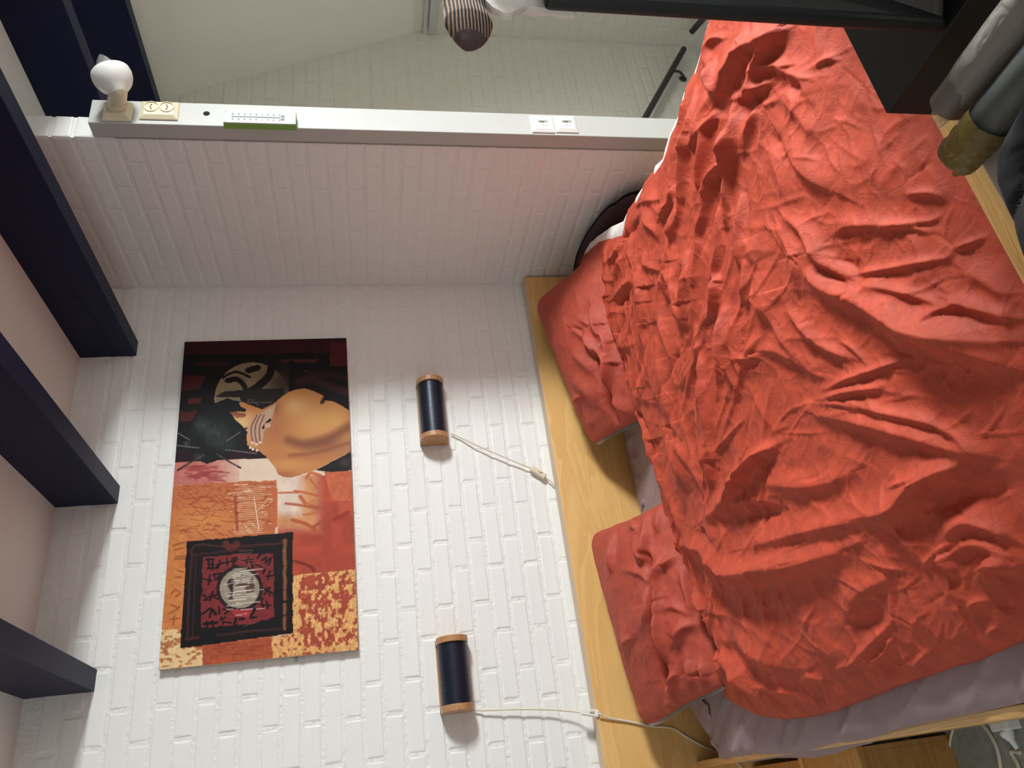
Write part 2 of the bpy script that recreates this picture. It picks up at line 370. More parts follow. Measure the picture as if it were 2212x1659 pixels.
for k in range(-16, 46):
    zc = ZL0-COURSE*(k+0.5); off = 0 if k % 2 == 0 else BP/2
    if zc > CEIL-0.02: continue
    y = D+0.1-off
    while y > PY:
        a, b = max(y-BP, PY), min(y, D); y -= BP
        if b-a < 0.03: continue
        yc = (a+b)/2; me = None if b-a > BP-0.002 else cut_brick(b-a-0.011)
        if zc > -1.15: place_brick(wall_right, WX0, yc, zc, -math.pi/2, me); nright += 1
        else: rest.append((WX0, yc, zc, -math.pi/2, me or random.choice(BM)))
        rest.append((WX1, yc, zc, math.pi/2, me or random.choice(BM)))
    if zc > 0.75:
        o = place_brick(wall_right, (WX0+WX1)/2, PY+0.001, zc, 0, cut_brick(WX1-WX0-0.004)); nright += 1
joined_bricks('brickwork', rest, wall_right)
rest = []
for k in range(5, 46):
    zc = ZL0-COURSE*(k+0.5); off = 0 if k % 2 == 0 else BP/2
    for n in range(0, 12):
        yc = D-off-BP*(n-0.5)
        if yc < 0.3 or yc > D: continue
        rest.append((3.605, yc, zc, -math.pi/2, random.choice(BM)))
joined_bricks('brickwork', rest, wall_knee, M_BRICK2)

# ceiling beams
def beam(x, label, y0=-1.85, cracked=False):
    o = mesh('ceiling_beam', boxv(x, x+0.065, y0, D+0.02, 0.832, CEIL+0.002), BOXF, M_BEAM, None, bevel=0.002)
    tag(o, label, 'beam', 'dark blue ceiling beams'); return o
beam(0.445, 'dark blue ceiling beam farthest from the partition, ending above the painting\'s far corner')
beam(1.05, 'dark blue ceiling beam in the middle, ending above the painting')
bA = beam(1.64, 'dark blue ceiling beam with a long crack, nearest the partition on the bed side')
beam(2.24, 'dark blue ceiling beam just behind the small white spotlight')
beam(2.84, 'dark blue ceiling beam beside the sloping roof, last over the stairwell')
# crack in the beam near the partition
_ck = [onX(*p, 1.6395) for p in ((247, 767), (225, 725), (205, 692), (180, 660), (160, 640), (140, 616))]
tube('crack', smoothpath(_ck, 3), 0.0016, M_DARK, bA, n=5)

# white board on the partition's end, with a hole
post = box('trim_1', 1.949, 2.049, 1.799, 1.856, FLR, 0.786, M_TRIM, None, bevel=0.003, struct=True)
hp = onY(446, 245, 1.7985)
lathe('hole', [(0, 0.0001), (0, 0.010), (0.001, 0.0102)], hp, (0, 1, 0), M_DARK, post, n=14)
# short moulding on the stairwell wall
ta, tb = onX(926, 66, 3.59), onX(944, 66, 3.59)
box('trim_2', 3.585, 3.606, -0.8, float(ta[1]), float(tb[2]), float(ta[2]), M_TRIM, None, 0.003, struct=True)
box('trim_3', 3.59, 3.606, -0.8, float(ta[1])+0.06, float(ta[2])+0.01, float(ta[2])+0.03, M_TRIM, None, 0.002, struct=True)

#PART2
# ------------------------------------------------------------------ bed frame and bedside box
HY = 2.588                                     # headboard front
bed = thing('bed', 'light birch wooden bed frame with a tall plain headboard against the brick wall', 'bed', (0.9, 1.6, FLR))
box('headboard', -0.62, 1.948, HY, HY+0.056, FLR, -0.7015, M_HEAD, bed, 0.002)
box('edge_band', -0.62, 1.948, HY, HY+0.056, -0.7015, -0.6995, plain('pale_edge_band', (214, 190, 160), 0.5), bed, 0.0005)
box('side_rail', 0.012, 0.032, 0.72, HY, -1.22, -1.0, M_RAIL, bed, 0.003)
box('side_rail', 1.80, 1.82, 0.72, HY, -1.30, -1.12, M_RAIL, bed, 0.003)
M_FOOT = wood('birch_footboard', (196, 146, 82), (226, 180, 112), axis=0, stretch=10, scale=4)
box('footboard', 0.012, 1.82, 0.690, 0.722, -1.22, -0.880, M_FOOT, bed, 0.009)
for sx in (0.02, 1.75):
    for sy in (0.70, 2.50): box('leg', sx, sx+0.06, sy, sy+0.06, FLR, -1.20, M_RAIL, bed, 0.003)
boxes('slat', [(0.032, 1.80, 0.80+0.16*i, 0.87+0.16*i, -1.215, -1.195) for i in range(11)], M_RAIL, bed)['kind'] = 'stuff'

bs = thing('bedside_box', 'low birch bedside box beside the bed, under the headboard', 'bedside table', (-0.25, 2.3, FLR))
M_SIDE = wood('shaded_birch_box', (170, 118, 60), (196, 146, 82), axis=0, stretch=8, scale=4)  # birch toned down a little, shade beside the bed put into the colour
box('top_board', -0.52, -0.004, 2.268, HY-0.002, -1.2, -1.182, M_SIDE, bs, 0.002)
box('front_board', -0.52, 0.008, 1.962, 2.245, -1.2, -1.180, M_SIDE, bs, 0.002)
box('edge_strip', -0.52, 0.002, 2.247, 2.266, -1.2, -1.176, M_RAIL, bs, 0.002)
box('side_panel', -0.006, 0.006, 1.97, 2.24, FLR, -1.2, M_SIDE, bs, 0.001)
box('side_panel', -0.52, -0.508, 1.97, HY-0.002, FLR, -1.2, M_SIDE, bs, 0.001)
box('front_panel', -0.508, -0.006, 1.97, 1.985, FLR, -1.2, M_SIDE, bs, 0.001)

# ------------------------------------------------------------------ cloth surfaces
def resample(P, n):
    P = np.asarray(P, float); s = np.r_[0, np.cumsum(np.linalg.norm(np.diff(P, axis=0), axis=1))]
    t = np.linspace(0, s[-1], n); return np.stack([np.interp(t, s, P[:, i]) for i in range(P.shape[1])], 1)
def coons(top, bottom, left, right, n, m):
    """top/bottom run along u (n), left/right along v (m)"""
    T, B, L, Rr = resample(top, n), resample(bottom, n), resample(left, m), resample(right, m)
    u = np.linspace(0, 1, n)[:, None, None]; v = np.linspace(0, 1, m)[None, :, None]
    return ((1-v)*T[:, None]+v*B[:, None]+(1-u)*L[None]+u*Rr[None]
            -((1-u)*(1-v)*T[0]+u*(1-v)*T[-1]+(1-u)*v*B[0]+u*v*B[-1]))
# folds: (half width px, height mm, points) per photo tile (origin x, origin y, scale)
FOLDS = [
 (1240, 300, .2411, [
  (9,15,[(540,620),(620,590),(720,560),(880,540)]),(7,9,[(900,700),(960,600),(1010,490),(1020,440)]),(8,-14,[(640,730),(560,860),(470,900)]),
  (6,9,[(450,850),(480,960),(440,1050),(370,1100)]),(7,10,[(220,1250),(330,1250),(450,1270),(460,1180)]),(6,9,[(270,1300),(300,1440),(360,1420),(380,1560)]),
  (8,12,[(470,1420),(600,1300),(610,1240)]),(7,-10,[(480,1500),(560,1420),(610,1340)]),(8,8,[(700,640),(760,760),(840,830),(870,900)]),(8,10,[(720,1030),(780,1130),(900,1180)]),
  (10,12,[(660,1150),(740,1330),(760,1500),(770,1650)]),(6,7,[(1160,0),(1120,300),(1080,650),(1010,900),(980,1160)]),(6,7,[(1350,0),(1300,350),(1310,560)]),
  (6,8,[(1620,0),(1560,250),(1520,780)]),(6,8,[(1480,230),(1370,400),(1330,700),(1290,830),(1280,1000),(1250,1300)]),(5,7,[(1440,640),(1440,1000),(1420,1200),(1450,1330),(1430,1580)]),
  (10,12,[(980,1180),(1060,1320),(1120,1480),(1160,1640)]),(5,7,[(980,1190),(970,1400)]),(6,6,[(1040,620),(1020,870)]),(5,6,[(890,50),(880,500)]),(5,6,[(1010,0),(1000,250),(1030,600)]),
  (5,6,[(1190,1020),(1190,1600)]),(22,8,[(1240,900),(1240,1100),(1255,1450)]),(12,9,[(860,700),(900,650),(880,760)]),(14,8,[(1000,1280),(1090,1200),(1140,1050)]),
  (10,8,[(880,1080),(960,1080),(980,1160)]),(7,8,[(600,900),(620,1050),(660,1130)]),(6,8,[(480,1230),(500,1100),(520,1060)]),(9,8,[(600,480),(650,520),(700,540)]),(14,8,[(540,900),(600,780),(640,640)])]),
 (1440, 40, .2411, [
  (20,34,[(630,690),(760,460),(920,270),(1050,220),(1170,100)]),(12,24,[(940,650),(970,530),(1060,320),(1180,100)]),(10,20,[(790,730),(900,690),(1090,570)]),
  (16,22,[(540,700),(470,880),(430,1060),(340,1150)]),(7,10,[(560,430),(570,600),(620,680)]),(12,14,[(1000,480),(1160,430),(1190,500)]),
  (11,14,[(740,1330),(780,1150),(800,950),(790,850),(800,760)]),(7,10,[(470,1500),(500,1250),(520,1000),(600,850)]),(6,9,[(290,1600),(310,1200),(350,900),(340,650)]),
  (6,8,[(180,1500),(190,1100),(230,700),(260,540)]),(7,10,[(530,1600),(560,1450),(660,1330),(740,1280)]),(24,16,[(1180,1080),(1320,1270),(1480,1430),(1650,1540)]),
  (16,-10,[(1060,1040),(1200,1160),(1360,1400)]),(20,10,[(1080,1180),(1180,1400),(1250,1600)]),(6,8,[(430,440),(430,260),(500,180),(610,185)]),(5,7,[(820,160),(920,240)]),(4,5,[(1480,440),(1550,380),(1650,375)]),
  (7,7,[(1000,790),(1140,740)]),(18,9,[(1180,720),(1320,850),(1480,1050)]),(12,8,[(380,80),(350,200),(300,400)]),(8,8,[(420,1100),(600,900),(640,950)]),(10,9,[(860,1180),(900,1000),(970,830)]),
  (6,6,[(540,380),(560,560)]),(8,8,[(760,1000),(760,1150),(740,1230)]),(18,10,[(1220,480),(1340,540),(1420,700)]),(14,-8,[(1240,620),(1370,640)])]),
 (1600, 400, .3013, [
  (14,15,[(480,240),(600,330),(690,480),(760,570),(900,650)]),(26,24,[(610,600),(680,680),(800,760),(1000,830),(1200,930),(1400,1030),(1700,1090),(1960,1120)]),
  (7,8,[(950,640),(1200,600),(1450,550),(1570,520)]),(9,8,[(1050,720),(1300,760),(1540,850)]),(11,10,[(320,860),(400,1000),(480,1130),(560,1230)]),
  (10,12,[(500,900),(600,1020),(720,1140),(930,1240)]),(7,9,[(760,1460),(900,1400),(1100,1330),(1320,1250)]),(26,26,[(1290,1080),(1500,1110),(1800,1200),(2030,1300)]),
  (6,7,[(130,80),(140,560)]),(6,7,[(180,560),(190,860)]),(7,7,[(20,900),(70,1280),(100,1420)]),(6,7,[(240,740),(320,950)]),(12,10,[(400,290),(490,430),(540,560),(560,770)]),
  (12,9,[(820,350),(900,300),(1050,290),(1250,285)]),(5,5,[(1250,285),(1430,260),(1480,230)]),(7,8,[(1280,70),(1440,60),(1500,100)]),(6,6,[(1600,480),(1620,460),(1800,370)]),
  (8,8,[(1500,970),(1560,900),(1700,855)]),(13,13,[(1640,830),(1800,880),(2030,950)]),(24,10,[(180,380),(220,480),(260,560)]),(22,10,[(280,620),(310,780),(380,900)]),(14,-10,[(680,570),(800,640),(930,720)]),
  (20,10,[(1700,620),(1850,700),(2000,820)]),(14,-9,[(820,520),(930,580),(1000,680)]),(12,9,[(230,1180),(400,1190),(560,1270),(700,1360)]),(5,5,[(850,1110),(950,1170),(1050,1280)]),(6,6,[(1080,350),(1230,290),(1430,340)])]),
 (1240, 600, .2713, [
  (14,11,[(590,80),(640,200),(660,380),(710,560),(760,780),(800,940),(840,1050)]),(12,10,[(780,230),(830,400),(900,560),(950,720)]),(10,9,[(880,100),(960,230),(1020,350)]),
  (9,8,[(790,520),(840,760),(880,950),(930,1150),(980,1240)]),(6,6,[(1050,0),(1050,360),(1040,640)]),(7,8,[(1120,400),(1170,700),(1200,1000),(1230,1250),(1280,1500)]),
  (6,7,[(1290,0),(1280,200),(1200,360)]),(6,7,[(1370,250),(1390,600),(1450,880)]),(6,6,[(1330,470),(1300,750),(1280,950)]),(8,8,[(350,350),(400,270),(520,280)]),
  (8,9,[(360,570),(520,550),(620,510)]),(14,9,[(470,780),(560,840),(600,990)]),(11,15,[(200,300),(330,600),(400,800),(520,1020),(660,1230),(720,1420),(800,1600)]),
  (7,-10,[(380,700),(520,960),(680,1200),(740,1400)]),(9,11,[(860,1150),(900,1300),(980,1480),(1050,1640)]),(9,9,[(980,1320),(1060,1450),(1140,1620)]),(8,8,[(1160,1310),(1220,1450),(1240,1640)]),
  (8,8,[(1620,470),(1560,600),(1580,640),(1450,640)]),(7,6,[(1330,940),(1440,950)]),(5,5,[(1280,1370),(1500,1130)]),(12,12,[(1490,1640),(1600,1480),(1760,1360)]),
  (22,9,[(1400,300),(1430,500),(1440,700),(1520,740)]),(16,8,[(1200,800),(1230,1000),(1270,1200)]),(10,8,[(420,320),(440,450),(480,530)]),(8,7,[(640,960),(780,1000)]),(12,8,[(940,820),(1000,840),(1060,660)])]),
 (1600, 800, .3013, [
  (10,14,[(100,870),(200,720),(300,600),(390,540)]),(20,11,[(300,800),(600,830),(800,790),(930,730)]),(26,26,[(0,1430),(200,1470),(450,1420),(700,1350),(860,1290)]),
  (20,15,[(200,1260),(420,1200),(700,1130),(1060,1060)]),(22,22,[(1120,1040),(1290,1000),(1400,870),(1560,750),(1700,680)]),(18,14,[(700,310),(1000,370),(1300,450),(1600,540),(1880,610)]),
  (10,10,[(940,220),(1200,300),(1500,370),(1700,470),(1800,570)]),(8,10,[(740,200),(900,160),(1160,120)]),(6,6,[(1150,1240),(1180,1350),(1200,1440)]),(8,8,[(1270,1130),(1400,1340)]),
  (9,9,[(1560,1280),(1640,1450)]),(8,8,[(1420,1400),(1560,1290),(1660,1220)]),(14,14,[(1880,1440),(1950,1390),(2030,1420)]),(12,11,[(1650,1320),(1760,1250),(1880,1260),(2000,1320)]),
  (12,11,[(1600,1190),(1740,1090),(1900,1130),(2030,1200)]),(5,5,[(1230,830),(1480,760)]),(5,5,[(1160,840),(1230,990)]),(30,-14,[(1500,980),(1700,900),(2000,850)]),(14,9,[(0,900),(60,960),(240,920),(420,960)]),
  (20,-10,[(100,1050),(250,1030),(420,1000)]),(6,6,[(740,230),(880,240),(1020,270)]),(10,8,[(1700,700),(1550,780),(1460,860)])]),
 (1240, 1000, .3618, [
  (18,20,[(700,480),(800,490),(900,520),(1000,620),(1100,655),(1380,600)]),(9,14,[(540,300),(660,560),(760,760),(850,930)]),(7,10,[(680,640),(800,840),(830,930)]),
  (14,15,[(900,330),(960,290),(1050,200),(1150,50)]),(7,8,[(670,220),(720,400)]),(7,8,[(600,90),(660,260)]),(10,9,[(860,880),(1000,900),(1150,960),(1250,1050)]),
  (14,15,[(740,960),(800,1050),(880,1180),(900,1300)]),(16,13,[(870,1280),(1000,1180),(1100,1290),(1300,1480)]),(14,14,[(880,1000),(1000,1150),(1100,1290),(1220,1500)]),
  (24,12,[(940,1040),(1090,1060),(1200,1150),(1300,1200)]),(9,-12,[(760,960),(900,1120),(1030,1240)]),(10,10,[(860,380),(900,370),(960,460)]),(16,9,[(780,480),(860,560),(980,650)]),(8,9,[(780,760),(830,930),(860,1000)])]),
 (1600, 1200, .2767, [
  (20,11,[(0,500),(120,600),(220,740),(400,850),(430,980)]),(11,13,[(0,800),(150,980),(300,1150)]),(8,8,[(1080,840),(1200,760),(1280,620)]),(9,9,[(950,850),(1100,700),(1200,600),(1270,530)]),
  (5,5,[(1280,300),(1290,520)]),(6,6,[(1420,250),(1470,400),(1530,560)]),(8,10,[(1740,210),(1840,370)]),(9,9,[(1700,0),(1800,130)]),(13,13,[(2050,200),(2080,100),(2212,90)]),
  (8,8,[(1400,900),(1430,830),(1520,760)]),(6,6,[(1150,850),(1180,1000)]),(7,7,[(1890,450),(1920,370),(2010,350)]),(7,7,[(1980,650),(2050,560)]),(6,6,[(820,890),(1000,830)]),
  (7,8,[(250,1000),(350,1040),(470,1080)]),(8,8,[(540,980),(600,950),(720,980)]),(18,9,[(960,440),(1060,300),(1300,160)]),(16,-8,[(960,520),(1080,520),(1180,440)]),(10,9,[(340,1050),(500,1100),(660,1250)]),(5,5,[(620,560),(700,380)])]),
]
PFOLDS = [
 (1240, 1000, .3618, [
  (6,-18,[(440,540),(480,700),(490,950),(510,1180),(560,1330)]),(9,12,[(530,600),(500,700),(500,900),(545,1150)]),(10,8,[(370,470),(420,560),(470,600)]),(7,8,[(430,280),(450,420),(430,560)]),(8,7,[(300,1090),(350,1040)]),
  (14,14,[(620,1060),(680,980),(740,970)]),(9,9,[(580,1330),(640,1480)]),(8,9,[(560,1420),(590,1500)]),(8,8,[(540,880),(600,860),(720,910)]),(8,9,[(560,620),(600,560)]),(7,8,[(500,200),(520,290),(510,400)]),
  (10,9,[(680,1180),(720,1300),(700,1400)]),(8,8,[(620,1250),(600,1330)]),(8,9,[(760,1200),(790,1300),(770,1400)]),(7,8,[(660,640),(690,760),(720,880)]),(6,6,[(240,410),(230,640)]),(7,7,[(300,640),(400,660),(480,720)]),
  (16,8,[(420,780),(470,860),(400,1000)]),(8,8,[(380,400),(360,300)]),(7,9,[(380,1480),(400,1580)]),(8,8,[(620,1440),(700,1480),(800,1380)])]),
 (1240, 600, .2713, [
  (6,-16,[(190,620),(240,800),(280,1000),(340,1150)]),(9,11,[(0,410),(100,480),(190,600),(215,640)]),(8,9,[(150,250),(200,380),(220,470)]),(8,11,[(240,610),(300,680),(280,900)]),(12,9,[(0,820),(100,900),(180,1000)]),
  (7,8,[(60,340),(150,380)]),(6,7,[(20,1020),(60,940)]),(12,10,[(290,980),(400,1060),(480,1130)]),(10,8,[(110,1170),(160,1150)]),(6,-9,[(0,400),(60,430),(100,490)]),(8,8,[(240,430),(280,520),(300,600)]),(12,8,[(0,600),(90,680),(150,760)])]),
]
LDIR = np.array([0.30, 0.954])                 # across the bed, away from the skylight
def folds(P, sets, scale=1.0):
    Q = proj(P); out = np.zeros(len(P))
    for ox, oy, sc, L in sets:
        for w_, h_, pts in L:
            pp = smoothpath([(ox+a*sc, oy+b*sc) for a, b in pts], 3)
            w3 = w_*1.0; m = 5*w3
            sel = np.where((Q[:, 0] > pp[:, 0].min()-m) & (Q[:, 0] < pp[:, 0].max()+m) & (Q[:, 1] > pp[:, 1].min()-m) & (Q[:, 1] < pp[:, 1].max()+m))[0]
            if not len(sel): continue
            q = Q[sel]; best = np.full(len(q), 1e9); sd = np.zeros(len(q)); tt = np.zeros(len(q))
            seg = np.linalg.norm(np.diff(pp, axis=0), axis=1); tot = seg.sum(); acc = 0
            for i in range(len(pp)-1):
                a, b = pp[i], pp[i+1]; e = b-a; l = seg[i]+1e-9
                t = np.clip(((q-a)@e)/(l*l), 0, 1); c = a+t[:, None]*e; dv = q-c; dd = np.hypot(dv[:, 0], dv[:, 1])
                up = dd < best; best[up] = dd[up]; nrm = np.array([-e[1], e[0]])/l
                if nrm@LDIR < 0: nrm = -nrm
                sd[up] = (dv[up]@nrm)*1.0; tt[up] = (acc+t[up]*l)/tot; acc += l
            along = np.sqrt(np.clip(np.sin(np.pi*(0.04+0.92*tt)), 0, 1))
            if h_ > 0: wid = np.where(sd > 0, w3*0.75, w3*1.5)
            else: wid = w3
            out[sel] += scale*(1.45 if w_ > 11 else 1.4)*(0.92 if (w_ > 11 or pp[:, 0].mean() > 1720) else 0.50+1.25*(abs(pp[-1]-pp[0])[1]/(np.linalg.norm(pp[-1]-pp[0])+1e-6))**2)*0.001*h_*along*np.exp(-(best/wid)**1.5)
    return out
def micro(P, amp=1.0):
    x, y = P[:, 0], P[:, 1]
    wx = x+0.10*fbm(x*5+3, y*5+1, 3); wy = y+0.10*fbm(x*5+9, y*5+7, 3)
    a = ridged(wx*7+wy*3, wy*11-wx*2)**3; b = ridged(wx*13-wy*9+5, wy*9+wx*6)**4; c = ridged(wx*24+wy*14+8, wy*26-wx*9)**4; d = fbm(x*9, y*9, 4)
    return amp*(0.0028*a+0.0022*b+0.0016*c+0.012*(d-0.5))

# mattress and fitted sheet
mat = thing('mattress', 'mattress in a wrinkled mauve fitted sheet, hanging over the bed rail under the duvet', 'mattress', (0.9, 1.6, -1.2))
mesh('core', [(0.15, 0.75, -1.2), (1.76, 0.75, -1.2), (1.76, 2.56, -1.2), (0.20, 2.56, -1.2), (0.06, 2.25, -1.2), (0.05, 0.75, -1.2),
              (0.15, 0.75, -1.0), (1.76, 0.75, -1.0), (1.76, 2.56, -1.0), (0.20, 2.56, -1.0), (0.06, 2.25, -1.0), (0.05, 0.75, -1.0)],
     [(5, 4, 3, 2, 1, 0), (6, 7, 8, 9, 10, 11), (0, 1, 7, 6), (1, 2, 8, 7), (2, 3, 9, 8), (3, 4, 10, 9), (4, 5, 11, 10), (5, 0, 6, 11)], M_MATT, mat, bevel=0.01)
outer_px = [((1548,1562),-1.00),((1562,1590),-1.02),((1580,1618),-1.05),((1600,1631),-1.06),((1640,1628),-1.05),((1680,1630),-1.05),((1720,1637),-1.05),((1760,1637),-1.05),((1800,1629),-1.04),((1840,1615),-1.03),((1880,1597),-1.015),((1930,1578),-0.995),((2000,1562),-0.995),((2100,1542),-0.995),((2212,1518),-0.995),((2300,1500),-0.995)]
ed = np.array([onZ(*p, z) for p, z in outer_px]); 
ed[:, 0] = np.where(ed[:, 2] < -1.001, np.minimum(ed[:, 0], np.where(np.arange(len(ed)) > 2, 0.008, 9)), ed[:, 0])
ed = np.vstack([ed, [ed[-1][0], 0.735, -1.005]])
P = coons([ed[0], (0.17, 2.34, -0.985), (0.30, 2.57, -0.985), (1.75, 2.57, -0.985)], [ed[-1], (1.75, 0.735, -0.985)], ed, [(1.75, 2.57, -0.985), (1.75, 0.735, -0.985)], 200, 360)
left = P[0]; dist = np.linalg.norm(P-left[None], axis=2)
z = -0.986+(left[None, :, 2]+0.986)*np.exp(-(dist/0.014)**1.4); shp = P.shape
q = P.reshape(-1, 3)
wr = ridged(q[:, 1]*16+q[:, 0]*26+0.8*fbm(q[:, 0]*6, q[:, 1]*6), q[:, 1]*2+q[:, 0]*2+3)**3
edge_w = np.exp(-((dist-0.06)/0.06)**2).ravel()
z = z+((0.007*wr+0.006*(fbm(q[:, 0]*9, q[:, 1]*9)-0.5))*(0.35+edge_w)).reshape(shp[:2])
lu = (0.009*(fbm(q[:, 1]*7+2, q[:, 2]*14)-0.5)).reshape(shp[:2])*np.exp(-(dist/0.07)**2)
P[:, :, 2] = z; P[:, :, 0] += np.where(dist > 0.004, lu, 0)
gridmesh('fitted_sheet', P, M_SHEET, mat, flip=True)
tube('piping', [onZ(1578, 1487, -0.978), onZ(1565, 1510, -0.983), onZ(1546, 1557, -0.992)], 0.0055, M_MATT, mat)
# bunched sheet between the pillows
P = coons([(0.86, 2.50, -0.99), (1.12, 2.44, -0.99)], [(0.90, 2.592, -1.045), (1.10, 2.592, -1.02)], [(0.86, 2.50, -0.99), (0.90, 2.592, -1.045)], [(1.12, 2.44, -0.99), (1.10, 2.592, -1.02)], 60, 30)
q = P.reshape(-1, 3); P[:, :, 2] += (0.03*ridged(q[:, 0]*13, q[:, 1]*3)**2+0.01).reshape(60, 30)*np.sin(np.linspace(0, np.pi, 30))[None]
gridmesh('sheet_fold', P, M_SHEET, mat)

# pillows
def pillow(name, label, corners, thick, mats, set_=None, n=150, m=110, group=None, bow=0.012, fs=1.0, up=(0, -0.5, 0.85)):
    TL, TR, BR, BL = [np.array(c, float) for c in corners]
    u = np.linspace(0, 1, n)[:, None, None]; v = np.linspace(0, 1, m)[None, :, None]
    P = (1-u)*(1-v)*TL+u*(1-v)*TR+u*v*BR+(1-u)*v*BL
    c = (TL+TR+BR+BL)/4; b = np.sin(np.pi*u)*np.sin(np.pi*v)
    nn = np.cross(TR-TL, BL-TL); nn /= np.linalg.norm(nn)
    if nn@np.array(up) < 0: nn = -nn
    # edges drawn in a little between the corners
    pinch = bow*(np.sin(np.pi*u)*(2*v-1)**2*np.sign(0.5-v)*(BL-TL)/np.linalg.norm(BL-TL)+np.sin(np.pi*v)*(2*u-1)**2*np.sign(0.5-u)*(TR-TL)/np.linalg.norm(TR-TL))
    P = P+pinch
    P = P+(P-c)*0.05*(fbm(P[..., 0]*9+3, P[..., 2]*9+P[..., 1]*5, 3)[..., None]-0.5)
    P = P-(P-c)*0.11*((2*u-1)**10*(2*v-1)**10)
    prof = (np.clip(np.sin(np.pi*u), 0, 1)**0.55*np.clip(np.sin(np.pi*v), 0, 1)**0.55)
    root = thing(name, label, 'pillow', (c[0], c[1], min(TL[2], TR[2], BR[2], BL[2])), group)
    Fp = P+nn*thick*0.6*prof; q = Fp.reshape(-1, 3)
    disp = micro(np.stack([q[:, 0]+q[:, 2], q[:, 1]+q[:, 2]*0.7], 1), 0.8)
    if set_: disp = 1.1*disp+folds(q, set_, 1.9*fs)
    Fp = Fp+nn*(disp.reshape(n, m, 1)*np.minimum(1, prof*1.6))
    dm = P-c; Bp = c+dm*1.022-nn*(thick*0.4*prof+0.010)+np.array([0, 0, 1])*0.012*(fbm(P[..., 0]*14, P[..., 2]*14, 2)[..., None]-0.5)
    fl = np.cross(Fp[1, 0]-Fp[0, 0], Fp[0, 1]-Fp[0, 0])@nn < 0
    gridmesh('front_cover', Fp, mats[0], root, flip=fl); gridmesh('back_cover', Bp[::2, ::2], mats[1], root, flip=not fl)
    return root
p1 = [onY(1277, 966, 2.50), onY(1152, 655, 2.52), np.array([1.79, 2.10, -0.95]), onZ(1425, 890, -0.965)]
pillow('pillow', 'crumpled terracotta pillow with a white back, slumped against the headboard near the corner', p1, 0.14, (M_PILL, M_LINING), PFOLDS, group='terracotta pillows')
p2 = [onY(1388, 1580, 2.50), onY(1268, 1152, 2.50), onZ(1475, 1062, -0.955), onZ(1582, 1482, -0.955)]
pillow('pillow', 'long folded terracotta pillow lying against the headboard above the white lamp cord', p2, 0.13, (M_PILL, M_LINING), PFOLDS, group='terracotta pillows')
p3 = [(1.90, 2.06, -0.945), (1.915, 2.57, -0.905), (1.90, 2.57, -1.34), (1.89, 1.98, -1.34)]
pillow('pillow', 'mauve pillow in a shade-darkened tone, wedged upright between the bed and the partition', p3, 0.07, (M_DMAUVE, M_DMAUVE), None, n=60, m=40, bow=-0.035, up=(-1, 0, 0.3))

# duvet
head_px = [(1247,568),(1263,588),(1274,631),(1295,672),(1331,734),(1352,802),(1382,870),(1412,952),(1424,1005),(1431,1064),(1444,1102),(1466,1153),(1487,1208),(1515,1270),(1540,1338),(1553,1420),(1566,1505)]
hz = np.linspace(-0.905, -0.945, len(head_px)); hz[-1] = -0.965
head = [onZ(*p, z) for p, z in zip(head_px, hz)]
right_px = [(1247,568),(1258,556),(1296,524),(1344,514),(1353,467),(1375,441),(1391,407),(1416,375),(1435,346),(1448,299),(1470,251),(1480,201),(1502,163),(1515,119),(1527,68),(1533,50),(1541,0)]
rightc = [onZ(*p, z) for p, z in zip(right_px, np.linspace(-0.905, -0.90, len(right_px)))]+[np.array([1.67, 0.727, -0.90])]
left_px = [(1566,1505),(1600,1527),(1640,1545),(1690,1552),(1750,1546),(1800,1534),(1850,1514),(1900,1494),(1950,1474),(2000,1458),(2050,1438),(2100,1427),(2150,1405),(2212,1378),(2290,1345)]
leftc = [onZ(*p, -0.965) for p in left_px]+[np.array([0.14, 0.727, -0.93])]
footc = [np.array([1.67, 0.727, -0.90]), np.array([0.9, 0.727, -0.893]), np.array([0.14, 0.727, -0.93])]
NU, NV = 560, 620
P = coons(head, footc, rightc, leftc, NU, NV)     # u: right -> left, v: head -> foot
u = np.linspace(0, 1, NU)[:, None]; v = np.linspace(0, 1, NV)[None, :]
env = (1-np.exp(-(1-u)*11))*(1-np.exp(-v*16))*(1-np.exp(-u*9))*(1-np.exp(-(1-v)*9))
q = P.reshape(-1, 3).copy()
fd = folds(q, FOLDS, 1.0)
_cr = []
for i in range(300):
    a_, b_ = rng.uniform(1300, 2212), rng.uniform(60, 1540)
    if a_ < 1700: g_ = math.pi/2+0.10+rng.normal(0, 0.14); l_ = rng.uniform(90, 300)       # long gathers towards the head
    else: g_ = rng.choice([0.35, -0.5, 1.1, 2.2])+rng.normal(0, 0.35); l_ = rng.uniform(30, 110)
    c_, s_ = math.cos(g_)*l_/2, math.sin(g_)*l_/2; k_ = rng.normal(0, 0.10)
    _cr.append((rng.uniform(2.6, 5.0)*(1.3 if a_ < 1700 else 1), (rng.uniform(1.6, 3.4) if a_ < 1700 else rng.uniform(1.2, 2.6))*rng.choice([1, 1, 1, -0.8]), [(a_-c_, b_-s_), (a_-s_*k_, b_+c_*k_), (a_+c_, b_+s_)]))
fd = fd+folds(q, [(0, 0, 1.0, _cr)], 1.0)
vq = np.repeat(v, NU, 0).ravel()
fd = fd+0.010*ridged(q[:, 1]*17+q[:, 0]*2.2+0.9*fbm(q[:, 0]*4, q[:, 1]*4, 3), q[:, 0]*2.4+5)**3*np.exp(-(vq/0.42)**2)
fd = fd.reshape(NU, NV)
mc = micro(q[:, :2], 1.0).reshape(NU, NV)
edge = np.clip(np.minimum(np.minimum(u*30, (1-u)*75), np.minimum(v*45, (1-v)*30)), 0, 1)
P[:, :, 2] += 0.045*env+(fd+mc)*(0.15+0.85*edge)
duv = thing('duvet', 'crumpled terracotta duvet with a white underside spread over the whole bed', 'duvet', (0.9, 1.5, -0.985))
